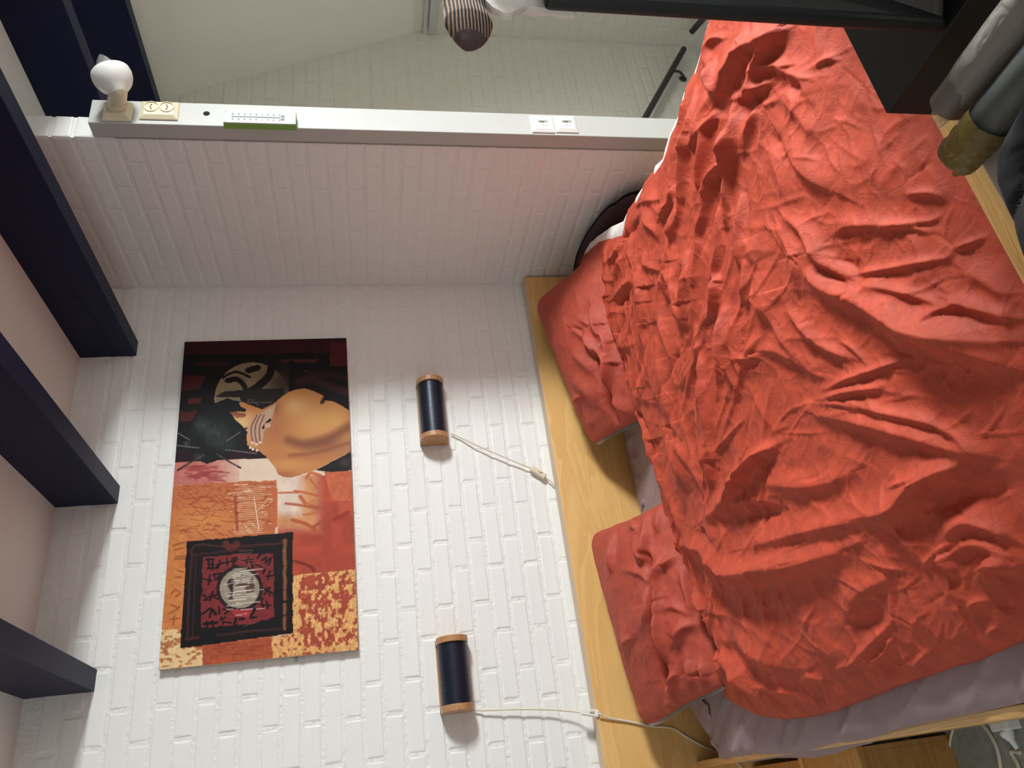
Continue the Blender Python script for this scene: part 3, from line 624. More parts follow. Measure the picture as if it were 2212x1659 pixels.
gridmesh('cover', P, M_DUVET, duv, flip=True)
# hanging skirts at the far side and at the footboard, and the thick edge on the near side and at the head
def skirt(edge_pts, steps, mat_, name):
    G = np.stack([edge_pts]+[edge_pts+np.array(s) for s in steps], 1); return gridmesh(name, G, mat_, duv)
e = P[0]; sk = skirt(e, [(0.03, 0.0, -0.012), (0.065, 0.0, -0.06), (0.08, 0.0, -0.16), (0.082, 0.0, -0.26)], M_DUVET, 'hanging_edge'); 
lim = sk.data; wl = np.array(wloc(sk))
for vv in lim.vertices:
    if vv.co.x+wl[0] > 1.948: vv.co.x = 1.948-wl[0]
skirt(P[:, -1], [(0, -0.002, -0.03), (0, -0.003, -0.08)], M_DUVET, 'tucked_edge')
skirt(P[-1], [(-0.003, 0, -0.006), (0.004, 0, -0.014), (0.03, 0, -0.017)], M_DUVET, 'near_edge')
skirt(P[:, 0], [(0.0, 0.004, -0.012), (0.0, 0.0, -0.03), (0, -0.03, -0.05)], M_DUVET, 'head_edge')
# white underside that shows along the far edge
white_px = [(1241,572),(1242,560),(1252,545),(1290,511),(1320,490),(1346,478),(1353,462),(1372,440),(1372,430),(1384,410),(1404,386),(1413,372),(1414,360),(1432,343),(1437,320),(1444,297),(1464,251),(1477,202),(1499,163),(1513,119),(1526,68),(1532,50)]
wo = resample([onZ(*p, -0.912) for p in white_px], 200); wi = resample(rightc[:16], 200)+np.array([-0.01, 0, -0.006])
k = np.linspace(0, 1, 6)[None, :, None]; G = wi[:, None]*(1-k)+wo[:, None]*k
G[:, :, 2] += (0.006*np.sin(np.pi*k[:, :, 0])+0.004*(fbm(G[:, :, 1]*30, G[:, :, 0]*30, 2)-0.5))
lining = gridmesh('white_underside', G, M_LINING, duv); lining['label'] = 'white underside turned out along the far edge'
#PART3
# ------------------------------------------------------------------ painting
CXL, CXR, CZT, CZB = 0.4855, 1.683, 0.6585, 0.0535    # canvas edges; it hangs a touch lower at its far-from-partition side
TILT = 0.0115
pic = thing('canvas_painting', 'long unframed canvas painting of a bare-backed woman with a fan, in reds and oranges', 'painting', (1.08, D-0.01, 0.05))
NXP, NZP = 520, 264
su = np.linspace(0, 1, NXP)[:, None]; tv = np.linspace(0, 1, NZP)[None, :]
G = np.zeros((NXP, NZP, 3)); G[..., 0] = CXL+(CXR-CXL)*su+0*tv; G[..., 1] = D-0.024
G[..., 2] = CZT+(CZB-CZT)*tv-TILT*(1-su)
q = G.reshape(-1, 3); px = proj(q); X, Y = px[:, 0], px[:, 1]
# coordinates of the two halves of the motif
AX, AY = (X-330)/.21277, (Y-720)/.21277; BXc, BY = (X-330)/.2453, (Y-1073)/.2453
Cc = np.zeros((len(X), 3)); Cc[:] = (200, 120, 70)
nz = lambda sx, sy, o=3: fbm(X/sx, Y/sy, o)
def inpoly(x, y, P):
    r = np.zeros(len(x), bool); j = len(P)-1
    for i in range(len(P)):
        (xi, yi), (xj, yj) = P[i], P[j]
        r ^= ((yi > y) != (yj > y)) & (x < (xj-xi)*(y-yi)/((yj-yi)+1e-9)+xi); j = i
    return r
def setc(mask, c, var=0.0, a=1.0):
    c = np.array(c, float)
    if np.ndim(mask) and mask.dtype == bool: mk = mask.astype(float)
    else: mk = mask
    mk = (mk*a)[:, None]
    col = c[None]*(1+var*(nz(6, 6)[:, None]-0.5)*2)
    Cc[:] = Cc*(1-mk)+col*mk
def wob(x, y, a=14): return x+a*(fbm(x/60, y/60, 2)-0.5)*2, y+a*(fbm(x/60+9, y/60+4, 2)-0.5)*2
def sdl(x, y, P):
    b = np.full(len(x), 1e9)
    P = smoothpath(P, 4) if len(P) > 2 else np.array(P, float)
    for i in range(len(P)-1):
        a, e = P[i], P[i+1]-P[i]; t = np.clip(((x-a[0])*e[0]+(y-a[1])*e[1])/(e@e+1e-9), 0, 1)
        b = np.minimum(b, np.hypot(x-a[0]-t*e[0], y-a[1]-t*e[1]))
    return b
def stroke(x, y, P, w_, c, a=1.0, soft=0.0):
    d = sdl(x, y, P); m_ = (d < w_/2).astype(float) if not soft else np.clip(1-(d-w_/2)/soft, 0, 1)
    setc(m_, c, 0, a)
def blob(x, y, cx, cy, rx, ry, c, a=1.0):
    setc(np.exp(-(((x-cx)/rx)**2+((y-cy)/ry)**2)), c, 0, a)
x, y = AX, AY; wx, wy = wob(x, y)
# dark upper field
top = y < 1312-0.05*(x-245)
setc(top, (20, 14, 15), 0.2)
for P_, c in (([(280, 60), (2100, 60), (1970, 195), (300, 205)], (54, 13, 17)), ([(1790, 90), (2100, 80), (2100, 335), (1800, 330)], (78, 18, 20)), ([(290, 420), (530, 425), (490, 560), (290, 580)], (66, 18, 20)),
              ([(350, 655), (500, 650), (480, 705), (350, 715)], (88, 27, 32)), ([(270, 795), (440, 790), (400, 880), (270, 900)], (78, 24, 27)), ([(430, 285), (760, 285), (740, 325), (460, 325)], (52, 19, 20)),
              ([(1280, 260), (1690, 258), (1650, 295), (1320, 295)], (78, 27, 29)), ([(1425, 380), (1575, 375), (1460, 445)], (98, 28, 33)), ([(240, 1180), (1200, 1180), (1200, 1290), (240, 1310)], (40, 14, 22))):
    setc(inpoly(wx, wy, P_) & top, c, 0.15)
# fan
disc = ((x-1010)**2+(y-680)**2 < 385**2) & (y < 705)
setc(disc, (134, 112, 82), 0.12); blob(x, y, 1320, 520, 160, 170, (60, 42, 34), 0.9); setc(~disc & top & ((x-1320)**2+(y-520)**2 < 260**2) & (x > 1380), (20, 14, 15))
for P_, wd in (([(1205, 345), (1180, 430), (1080, 530), (950, 620)], 80), ([(760, 480), (850, 465), (920, 520), (955, 610)], 52), ([(715, 450), (790, 405), (870, 395), (985, 445)], 26), ([(970, 375), (1010, 365), (1065, 350)], 62), ([(770, 470), (730, 490)], 14), ([(840, 470), (790, 500)], 12)):
    stroke(x, y, P_, wd, (20, 16, 14))
setc(inpoly(x, y, [(640, 640), (720, 592), (960, 572), (1330, 556), (1350, 700), (900, 700), (880, 650), (645, 648)]), (34, 26, 24))
stroke(x, y, [(640, 655), (640, 700), (740, 665)], 16, (150, 132, 112)); stroke(x, y, [(970, 690), (985, 670), (1070, 730)], 8, (90, 78, 70))
# dark garment behind the shoulder
setc(inpoly(wx, wy, [(1420, 490), (1560, 400), (2100, 310), (2100, 850), (1740, 640), (1550, 560), (1390, 570)]), (24, 15, 17))
stroke(x, y, [(1480, 490), (1620, 470), (1850, 560), (1980, 600)], 40, (62, 31, 33), 0.8, 40); stroke(x, y, [(1600, 420), (1800, 420), (1960, 460)], 30, (54, 27, 30), 0.7, 40)
# lower ground first, the figure over it
low = ~top
setc(low, (226, 192, 164), 0.05)
setc(low & (wx < 880) & (y < 1540), (200, 112, 98), 0.12)
g = np.clip((x-560)/420, 0, 1)*(low & (y < 1520)); setc(g, (230, 204, 178), 0.03)
for i in range(40):
    sx, sy = rng.uniform(300, 660), rng.uniform(1340, 1490); l = rng.uniform(40, 160)
    stroke(x, y, [(sx, sy), (sx+l, sy+rng.uniform(-18, 18))], rng.uniform(4, 12), (150, 50, 52), 0.6, 6)
# orange block, right glow, red field (both halves)
u2, v2 = BXc, BY
orange = (wy > 1540-0.05*(wx-215)) & (wx < 1250+(wy-1480)*-0.02)
setc(orange, (196, 104, 52), 0.12)
blob(u2, v2, 450, 220, 320, 160, (222, 142, 66), 0.8)
for i in range(210):
    sx, sy = rng.uniform(190, 1010), rng.uniform(-110, 330)
    ang = rng.choice([0.15, -0.1, 0.75, -0.8, 0.0]); l = rng.uniform(30, 120)
    m0 = rng.random() < .25 and sx > 650
    cc = (238, 206, 176) if m0 else (156, 68, 34)
    d_ = sdl(u2, v2, [(sx, sy), (sx+l*math.cos(ang), sy+l*math.sin(ang))]); setc((d_ < rng.uniform(2, 4.5)) & orange, cc, 0, 0.75)
for yy in np.linspace(-80, 330, 26):
    d_ = sdl(u2, v2, [(700+rng.uniform(0, 60), yy), (960+rng.uniform(-20, 60), yy-18)]); setc((d_ < 2.4) & orange, (236, 200, 160), 0, 0.7)
stroke(u2, v2, [(725, 0), (745, 290)], 16, (150, 62, 34), 0.8, 8); stroke(u2, v2, [(890, 0), (935, 290)], 7, (240, 214, 190)); stroke(u2, v2, [(1080, -60), (1080, 250)], 34, (198, 96, 52), 0.9, 10)
rf = (u2 > 1100) & (y > 1440) & (v2 < 700)
gl = np.clip((u2-1260)/260, 0, 1); gv = np.clip((v2-120)/220, 0, 1); red = np.maximum(gl, gv)
base = np.array((232, 208, 190))[None]*(1-red[:, None])+np.array((178, 66, 40))[None]*red[:, None]
mid = np.exp(-((red-0.45)/0.25)**2)[:, None]; base = base*(1-0.75*mid)+np.array((214, 146, 74))[None]*0.75*mid
base = base*(1+0.25*(nz(22, 22)[:, None]-0.5)); Cc[rf] = base[rf]
setc(rf & (u2 > 1640) & (v2 < 160), (196, 84, 50), 0.1, 0.7)
for P_, wd, c in (([(1300, 0), (1360, 70), (1470, 100)], 26, (184, 84, 40)), ([(1170, 60), (1300, 75), (1500, 110)], 14, (176, 80, 44)), ([(1360, 70), (1400, 40), (1440, 30)], 16, (200, 120, 60)), ([(1230, 205), (1350, 240), (1430, 290)], 24, (176, 78, 38)), ([(1420, 260), (1520, 200), (1600, 150)], 18, (170, 70, 38)), ([(1330, 160), (1450, 140)], 14, (196, 104, 52)), ([(1600, 200), (1720, 140)], 30, (150, 48, 36)), ([(1260, 570), (1380, 610), (1420, 650)], 22, (120, 36, 28))):
    stroke(u2, v2, P_, wd, c, 0.85, 8)
for P_, wd in (([(1560, 1470), (1600, 1420), (1700, 1440)], 22), ([(1600, 1480), (1660, 1560), (1720, 1580)], 14), ([(1440, 1600), (1560, 1620), (1680, 1650)], 16), ([(1280, 1620), (1480, 1615)], 10)):
    stroke(x, y, P_, wd, (196, 92, 46), 0.9, 8)
setc((x > 1740+0.25*(y-1400)) & (y > 1395) & (y < 1700), (200, 96, 54), 0.12)
# skin
back = inpoly(x, y, [(1215, 730), (1240, 705), (1310, 640), (1400, 588), (1480, 566), (1545, 559), (1640, 590), (1745, 640), (1712, 705), (1740, 680), (1830, 690), (1920, 735), (2100, 860), (2100, 1150), (2010, 1200), (1660, 1385), (1480, 1445), (1400, 1465), (1330, 1458), (1270, 1430), (1245, 1370), (1150, 1250), (1060, 1180), (945, 1130), (960, 1000), (1060, 1000), (1200, 900)])
face = inpoly(x, y, [(875, 705), (905, 700), (970, 722), (1110, 772), (1225, 712), (1260, 720), (1240, 900), (1140, 1180), (960, 1125), (962, 1000), (900, 930), (830, 872), (785, 805), (850, 790), (940, 800), (948, 772), (890, 740)])
sk = np.zeros_like(Cc); sk[:] = (196, 128, 64)
def sblob(cx, cy, rx, ry, c, a):
    m_ = (np.exp(-(((x-cx)/rx)**2+((y-cy)/ry)**2))*a)[:, None]; sk[:] = sk*(1-m_)+np.array(c)[None]*m_
sblob(1450, 740, 130, 100, (222, 172, 110), 0.9); sblob(1120, 980, 90, 130, (178, 108, 62), 0.7); sblob(1500, 1260, 330, 45, (168, 98, 56), 0.7); sblob(1740, 1190, 200, 40, (150, 92, 60), 0.6); sblob(1640, 900, 180, 170, (214, 156, 84), 0.9); sblob(1850, 880, 120, 140, (216, 160, 82), 0.8)
sblob(1250, 1000, 120, 200, (176, 104, 58), 0.8); sblob(1800, 1120, 260, 60, (142, 80, 50), 0.8); sblob(1400, 1330, 200, 70, (210, 142, 72), 0.9); sblob(1240, 760, 60, 80, (150, 88, 54), 0.7); sblob(1300, 1440, 160, 40, (160, 88, 48), 0.7); sblob(1950, 1150, 120, 90, (176, 122, 92), 0.7)
sblob(900, 900, 120, 120, (232, 190, 128), 0.9); sblob(1010, 745, 130, 45, (192, 112, 54), 0.95); sblob(1000, 1060, 60, 120, (214, 158, 98), 0.7)
m_ = (back | face)[:, None]; Cc[:] = np.where(m_, sk, Cc)
inside = back.astype(float)
for P_, wd, c, sf in (([(1380, 1085), (1550, 1130), (1760, 1080), (1990, 950)], 16, (124, 70, 48), 70), ([(1390, 1240), (1650, 1210), (1990, 1115)], 4, (146, 84, 56), 30), ([(1745, 645), (1712, 705), (1735, 690)], 14, (40, 22, 18), 14)):
    d_ = sdl(x, y, P_); setc(np.clip(1-(d_-wd/2)/sf, 0, 1)*inside, c, 0, 0.8)
setc(inpoly(x, y, [(780, 795), (830, 785), (880, 800), (950, 815), (940, 850), (860, 862), (820, 840)]), (168, 98, 62), 0.1); stroke(x, y, [(800, 800), (850, 820), (940, 830)], 10, (120, 62, 44), 0.8, 6)
# hand
setc(inpoly(x, y, [(1255, 705), (1215, 735), (1110, 800), (1050, 830), (1000, 885), (968, 950), (972, 1020), (1005, 1095), (1050, 1135), (1110, 1112), (1130, 1000), (1200, 900), (1230, 800)]), (196, 154, 124), 0.05)
for P_ in ([(1060, 830), (1005, 940), (1000, 1030), (1015, 1100)], [(1095, 825), (1045, 930), (1040, 1030), (1058, 1120)], [(1130, 830), (1085, 950), (1085, 1050), (1092, 1105)]): stroke(x, y, P_, 9, (116, 66, 52), 0.85, 5)
stroke(x, y, [(1120, 960), (1150, 920), (1190, 878)], 26, (22, 14, 12)); setc(((x-1165)/32)**2+((y-935)/26)**2 < 1, (206, 164, 136))
for cx_, cy_ in ((1012, 1110), (1052, 1126), (1092, 1110), (990, 1160), (1018, 1178), (1056, 1190)): setc(((x-cx_)/14)**2+((y-cy_)/13)**2 < 1, (232, 208, 196)); stroke(x, y, [(cx_-12, cy_+12), (cx_+12, cy_+12)], 5, (120, 70, 56), 0.7)
# hair, with sticks
hair = inpoly(*wob(x, y, 10), [(630, 705), (740, 658), (885, 688), (872, 740), (945, 772), (785, 800), (830, 872), (900, 950), (955, 1010), (955, 1140), (880, 1190), (800, 1235), (700, 1240), (620, 1305), (540, 1322), (420, 1272), (400, 1205), (310, 1170), (300, 1100), (375, 1080), (330, 1000), (400, 930), (440, 830), (560, 740)])
setc(hair, (20, 22, 21), 0.2)
for cx_, cy_, rx_, ry_, a_ in ((500, 930, 90, 80, .75), (650, 1010, 120, 110, .65), (340, 1130, 40, 40, .8), (460, 1250, 60, 30, .8), (720, 1120, 110, 70, .5), (560, 1060, 40, 60, .3)):
    setc(np.exp(-(((x-cx_)/rx_)**2+((y-cy_)/ry_)**2))*hair*(0.5+nz(8, 8)), (68, 76, 70), 0, a_)
for P_, wd, c in (([(258, 1013), (375, 1082)], 8, (120, 118, 116)), ([(250, 1140), (470, 1165)], 9, (110, 108, 106)), ([(745, 1095), (950, 962)], 12, (90, 88, 86)), ([(900, 995), (955, 960)], 16, (16, 15, 16)), ([(740, 1182), (1050, 1220)], 9, (110, 106, 106)), ([(530, 1222), (250, 1392)], 17, (20, 19, 20)), ([(640, 1225), (892, 1368)], 17, (20, 19, 20)), ([(520, 1232), (300, 1364)], 4, (120, 116, 114)), ([(650, 1228), (860, 1345)], 4, (120, 116, 114))):
    stroke(x, y, P_, wd, c)
setc(inpoly(x, y, [(1655, 1388), (2010, 1205), (2100, 1160), (2100, 1390), (2010, 1392), (1830, 1408), (1720, 1400)]), (30, 25, 26)); blob(x, y, 1950, 1310, 60, 50, (84, 66, 66), 0.7)
# ---- lower half: side strip, patches, framed square with characters
x, y = BXc, BY; wx, wy = wob(x, y, 8)
strip = (x < 310) & (y > 330) & (y < 1180); setc(strip, (212, 126, 54), 0.12)
for P_ in ([(200, 530), (280, 520)], [(190, 550), (280, 545)], [(220, 650), (270, 665)], [(200, 710), (250, 705)], [(160, 860), (200, 820), (240, 850), (200, 880)], [(140, 1030), (200, 1000), (240, 960)], [(160, 950), (230, 980)], [(180, 1130), (190, 1050)], [(150, 1080), (230, 1070)], [(180, 430), (280, 400)], [(190, 470), (270, 450)]):
    stroke(x, y, P_, 9, (150, 76, 34), 0.85, 5)
rp = inpoly(wx, wy, [(1230, 690), (1765, 640), (1900, 620), (1900, 1400), (1060, 1440), (1040, 1240), (1230, 1200)]); setc(rp, (172, 68, 44), 0.15)
pn = fbm(x/30, y/42, 5)+0.25*(vnoise(x/75, y/105)-0.5); edgep = np.maximum.reduce([np.exp(-((y-(690-0.1*(x-1250)))/26)**2), np.exp(-((x-1265)/34)**2), np.exp(-((y-(1400-0.13*(x-1060)))/40)**2)*1.0, np.exp(-((x-1770)/30)**2)*0.6, ((x < 1250) & (y > 1180)).astype(float)*0.5])
setc(rp & (pn+0.22*edgep > 0.54), (234, 182, 104), 0.10); setc(rp & (pn+0.22*edgep > 0.46) & (fbm(x/8, y/14, 2) > 0.42), (222, 150, 84), 0.1)
bm = (y > 1180-0.0*x) & (x < 1075) & ~rp & (y > 1235+(1050-x)*0.12); setc(bm, (176, 78, 38), 0.15)
for i in range(26): sx = rng.uniform(480, 950); sy = rng.uniform(1300, 1440); d_ = sdl(x, y, [(sx, sy), (sx+rng.uniform(60, 200), sy+rng.uniform(-30, 5))]); setc((d_ < 4) & bm, (138, 54, 30), 0, 0.6)
cr = inpoly(wx, wy, [(40, 1170), (260, 1165), (250, 1335), (430, 1322), (435, 1520), (40, 1560)]); setc(cr, (236, 198, 138), 0.06); setc(cr & (fbm(x/40, y/22, 4) > 0.53), (190, 112, 64), 0.15)
fr = inpoly(*wob(x, y, 5), [(300, 392), (1232, 310), (1232, 1195), (1215, 1205), (238, 1335)]); setc(fr, (23, 17, 19), 0.2)
inner = inpoly(*wob(x, y, 16), [(432, 532), (700, 500), (1055, 500), (1068, 1050), (900, 1110), (422, 1150)]); setc(inner, (128, 38, 41), 0.15)
for P_, wd, c in (([(345, 470), (400, 420), (700, 440), (1150, 405)], 12, (74, 33, 34)), ([(345, 480), (320, 800), (300, 1230)], 16, (66, 32, 33)), ([(380, 500), (360, 900), (345, 1250)], 10, (58, 28, 30)), ([(290, 1255), (400, 1240)], 18, (78, 30, 30)), ([(560, 1215), (900, 1180), (1120, 1160)], 12, (66, 32, 34)), ([(640, 410), (680, 450), (740, 415)], 50, (100, 40, 36)), ([(330, 470), (360, 510), (600, 480), (800, 460)], 8, (66, 32, 33))):
    stroke(*wob(x, y, 8), P_, wd, c, 0.9, 8)
for (a0, a1) in ((380, 470), (480, 590), (620, 700), (720, 800), (830, 900), (950, 1020), (1060, 1160)): stroke(*wob(x, y, 10), [(1160, a0), (1158, a1)], 22, (158, 92, 50), 0.8, 10)
INK = (22, 15, 17)
for P_, wd in (([(470, 555), (540, 545)], 14), ([(490, 545), (495, 625)], 16), ([(530, 560), (525, 640)], 16), ([(480, 630), (560, 628)], 14), ([(500, 590), (540, 600)], 12), ([(575, 600), (570, 620)], 28), ([(580, 560), (600, 580)], 12), ([(590, 590), (720, 560)], 12), ([(650, 540), (650, 600)], 12), ([(700, 545), (740, 540), (700, 600), (740, 605)], 14), ([(790, 560), (880, 545)], 12), ([(840, 530), (820, 600)], 13), ([(860, 570), (880, 620)], 13), ([(880, 580), (960, 620)], 12), ([(960, 560), (1000, 530), (990, 580), (1040, 540), (1020, 600)], 13), ([(920, 540), (940, 510)], 16),
              ([(450, 720), (520, 740)], 14), ([(500, 690), (490, 770)], 14), ([(530, 690), (610, 670), (570, 710), (620, 700), (560, 730)], 13), ([(540, 680), (550, 730)], 12), ([(1000, 700), (1060, 690)], 13), ([(1030, 650), (1010, 730)], 13), ([(970, 670), (990, 640)], 16),
              ([(440, 860), (480, 900), (450, 910)], 14), ([(490, 880), (560, 860)], 14), ([(530, 830), (500, 910)], 16), ([(520, 870), (570, 900)], 14), ([(960, 810), (1060, 850)], 14), ([(1030, 800), (980, 860)], 14), ([(1000, 800), (1030, 870)], 12), ([(950, 890), (965, 900)], 22),
              ([(440, 1030), (510, 980), (500, 1060)], 16), ([(530, 1000), (550, 1030)], 30), ([(580, 970), (585, 1030)], 14), ([(620, 990), (660, 1000), (630, 1030)], 13), ([(960, 920), (970, 980)], 14), ([(1000, 920), (1010, 980)], 14), ([(940, 950), (1040, 955)], 10), ([(860, 1000), (900, 990), (860, 1060), (910, 1060)], 18),
              ([(450, 1120), (560, 1105)], 26), ([(470, 1100), (480, 1150)], 14), ([(520, 1090), (530, 1150)], 14), ([(590, 1080), (640, 1060)], 14), ([(610, 1100), (690, 1110)], 12), ([(730, 1060), (720, 1120)], 22), ([(760, 1080), (800, 1075)], 22), ([(600, 1050), (620, 1120)], 10)):
    stroke(*wob(x, y, 6), P_, wd*0.9, INK, 0.95, 4)
setc((x-765)**2+(y-810)**2 < 205**2, (44, 21, 27), 0.1); setc(((x-765)/175)**2+((y-810)/172)**2 < 1, (154, 142, 122), 0.12)
for P_, c in (([(640, 760), (690, 705), (715, 740), (700, 860), (715, 910), (665, 905), (690, 860), (640, 850), (690, 840)], (60, 34, 36)), ([(720, 770), (780, 745), (850, 760), (880, 700), (890, 830), (820, 850), (810, 790), (740, 790)], (92, 64, 58)), ([(770, 690), (830, 680), (820, 700)], (96, 72, 62))):
    setc(inpoly(*wob(x, y, 14), P_), c, 0.2)
setc(inpoly(x, y, [(690, 995), (880, 985), (850, 1055), (720, 1060)]), (168, 42, 48), 0.1)
for yy in np.r_[np.linspace(640, 960, 24), [990, 1002, 1040]]:
    x0_ = rng.uniform(620, 760); d_ = sdl(x, y, [(x0_, yy+rng.uniform(-8, 8)), (x0_+rng.uniform(90, 260), yy-rng.uniform(5, 22))]); setc(d_ < 2.6, (224, 210, 196), 0, 0.8)
for yy in np.linspace(480, 640, 8): x0_ = rng.uniform(740, 820); d_ = sdl(x, y, [(x0_, yy), (x0_+rng.uniform(40, 130), yy-8)]); setc(d_ < 2.2, (176, 110, 104), 0, 0.6)
stroke(x, y, [(805, 1138), (910, 1105)], 5, (176, 110, 104), 0.7)
Cl = np.clip(Cc, 0, 255)/255; Cl = np.where(Cl <= 0.04045, Cl/12.92, ((Cl+0.055)/1.055)**2.4)
Cl = np.clip((Cl*0.90+0.10*Cl.mean(1, keepdims=True))*1.0, 0, 1)
mp_, t_, b_ = nt('painted_canvas'); b_.inputs['Roughness'].default_value = 0.6; b_.inputs['Specular IOR Level'].default_value = 0.15
vc = t_.nodes.new('ShaderNodeVertexColor'); vc.layer_name = 'paint'; t_.links.new(vc.outputs['Color'], b_.inputs['Base Color'])
tc_ = t_.nodes.new('ShaderNodeTexCoord'); n_ = t_.nodes.new('ShaderNodeTexNoise'); n_.inputs['Scale'].default_value = 500; t_.links.new(tc_.outputs['Object'], n_.inputs['Vector'])
bp_ = t_.nodes.new('ShaderNodeBump'); bp_.inputs['Strength'].default_value = 0.12; bp_.inputs['Distance'].default_value = 0.001; t_.links.new(n_.outputs['Fac'], bp_.inputs['Height']); t_.links.new(bp_.outputs['Normal'], b_.inputs['Normal'])
po = gridmesh('canvas_front', G, mp_, pic, flip=False)
at = po.data.color_attributes.new('paint', 'FLOAT_COLOR', 'POINT'); at.data.foreach_set('color', np.c_[Cl, np.ones(len(Cl))].astype(np.float32).ravel())
V = [(CXL, D-0.0235, CZB-TILT), (CXR, D-0.0235, CZB), (CXR, D-0.003, CZB), (CXL, D-0.003, CZB-TILT), (CXL, D-0.0235, CZT-TILT), (CXR, D-0.0235, CZT), (CXR, D-0.003, CZT), (CXL, D-0.003, CZT-TILT)]
mesh('canvas_sides', V, BOXF, plain('raw_canvas', (196, 176, 160), 0.8), pic)
hk = onY(1272, 0, D) if False else onY(640, 1424, D-0.004); box('hook', hk[0]-0.006, hk[0]+0.004, D-0.012, D, hk[2]-0.004, hk[2]+0.004, M_CHROME, pic, 0.001)

# ------------------------------------------------------------------ wall lamps
def wall_lamp(x0, x1, label):
    """half-round sconce lying along the wall: oak back board and end caps, perforated dark blue half cylinder"""
    L = thing('wall_lamp', label, 'lamp', ((x0+x1)/2, D-0.04, -0.315), 'half-round wall lamps')
    zt, zb, yb = -0.208, -0.312, D-0.001; zc = (zt+zb)/2; hh = (zt-zb)/2
    def profile(grow, n=18, flat=0.045):
        P_ = [(yb, zt+grow), (yb-flat, zt+grow)]
        for i in range(1, n): a = math.pi/2-math.pi*i/n; P_.append((yb-flat-(0.052+grow)*math.cos(a), zc+(hh+grow)*math.sin(a)))
        P_ += [(yb-flat, zb-grow), (yb, zb-grow)]; return P_
    def prism(name, a, b, grow, mt, flat=0.045, bev=0.0015):
        P_ = profile(grow, flat=flat); n = len(P_)
        V = [(a, p[0], p[1]) for p in P_]+[(b, p[0], p[1]) for p in P_]
        Fs = [tuple(range(n)), tuple(range(2*n-1, n-1, -1))]+[(i, i+n, (i+1) % n+n, (i+1) % n) for i in range(n)]
        o = mesh(name, V, Fs, mt, L, bevel=bev); return o
    prism('end_cap', x0, x0+0.020, 0.0, M_LAMPW); prism('end_cap', x1-0.020, x1, 0.0, M_LAMPW)
    box('back_board', x0+0.001, x1-0.001, yb-0.022, yb, zb, zt, M_LAMPW, L, 0.001)
    # half-cylinder shade
    n = 26; V = []
    for xx in (x0+0.019, x1-0.019):
        for i in range(n+1): a = math.pi/2-math.pi*i/n; V.append((xx, yb-0.040-0.050*math.cos(a), zc+(hh-0.004)*math.sin(a)))
        V += [(xx, yb-0.024, zb+0.004), (xx, yb-0.024, zt-0.004)]
    k = n+3; Fs = [(i, (i+1) % k, (i+1) % k+k, i+k) for i in range(k)]
    mesh('shade', V, Fs, M_LAMPB, L, smooth=True)
    V, Fs = [], []                                   # small light holes punched in a grid
    for i in range(3, n-2, 3):
        a = math.pi/2-math.pi*i/n; cy, cz = yb-0.040-0.0503*math.cos(a), zc+(hh-0.0037)*math.sin(a); e1 = np.array([0, math.sin(a)*-0.050, math.cos(a)*hh]); e1 = e1/np.linalg.norm(e1)
        for j in range(8):
            cx_ = x0+0.034+(x1-x0-0.068)*j/7; kk = len(V)
            for g in range(6): V.append(tuple(np.array([cx_, cy, cz])+0.0016*(math.cos(g*math.pi/3)*np.array([1, 0, 0])+math.sin(g*math.pi/3)*e1)))
            Fs.append(tuple(range(kk, kk+6)))
    mesh('light_holes', V, Fs, M_DARK, L)['kind'] = 'stuff'
    return L
l1 = wall_lamp(1.205, 1.462, 'half-round dark blue wall lamp with oak ends, the one nearer the partition')
l2 = wall_lamp(0.262, 0.490, 'half-round dark blue wall lamp with oak ends whose cord runs behind the long pillow')
def inline_switch(L, a, b, mt):
    a, b = np.array(a), np.array(b); d_ = (b-a)/np.linalg.norm(b-a); ln = np.linalg.norm(b-a)
    me_ = mesh('inline_switch', boxv(-ln/2, ln/2, -0.009, 0.009, -0.011, 0.011), BOXF, mt, None, bevel=0.004)
    me_.parent = L; me_.location = Vector((a+b)/2+np.array([0, 0, H]))-wloc(L); me_.data.transform(Matrix.Translation((0, 0, -0.011)))
    me_.rotation_euler = (0, -math.atan2(d_[2], d_[0]), 0)
    rk = box('rocker', -0.007, 0.007, -0.013, -0.008, -0.004, 0.004, M_CREAM, None, 0.001); rk.parent = me_; rk.location = (0.004, -0.011, 0)
a_ = [onY(974, 937, D-0.012), onY(985, 941, D-0.010), onY(1030, 962, D-0.02), onY(1090, 988, D-0.022), onY(1148, 1012, D-0.016)]
tube('cord', smoothpath(a_, 4), 0.0028, M_CORD, l1); inline_switch(l1, onY(1147, 1011, D-0.016), onY(1178, 1031, D-0.016), M_CREAM)
tube('cord', smoothpath([onY(1178, 1031, D-0.016), onY(1190, 1040, D-0.016), onY(1200, 1048, D-0.013), (1.0, D-0.013, -0.78)], 4), 0.0028, M_CORD, l1)
a_ = [onY(1024, 1534, D-0.010), onY(1060, 1534, D-0.018), onY(1120, 1532, D-0.022), onY(1190, 1533, D-0.025), onY(1240, 1537, D-0.035), onY(1256, 1539, D-0.045)]
tube('cord', smoothpath(a_, 4), 0.0030, M_CORD, l2); inline_switch(l2, onY(1255, 1538, HY+0.012), onY(1293, 1541, HY-0.012), M_PLASTIC)
a_ = [onY(1294, 1541, HY-0.016), onY(1315, 1551, HY-0.008), onY(1350, 1557, HY-0.006), onY(1380, 1563, HY-0.006), onY(1410, 1569, HY-0.006), onY(1452, 1573, HY-0.006), onY(1480, 1590, HY-0.006), onY(1520, 1612, HY-0.006), onY(1580, 1640, HY-0.006), onY(1610, 1666, HY-0.006)]
tube('cord', smoothpath(a_, 4), 0.0033, M_CORD, l2)

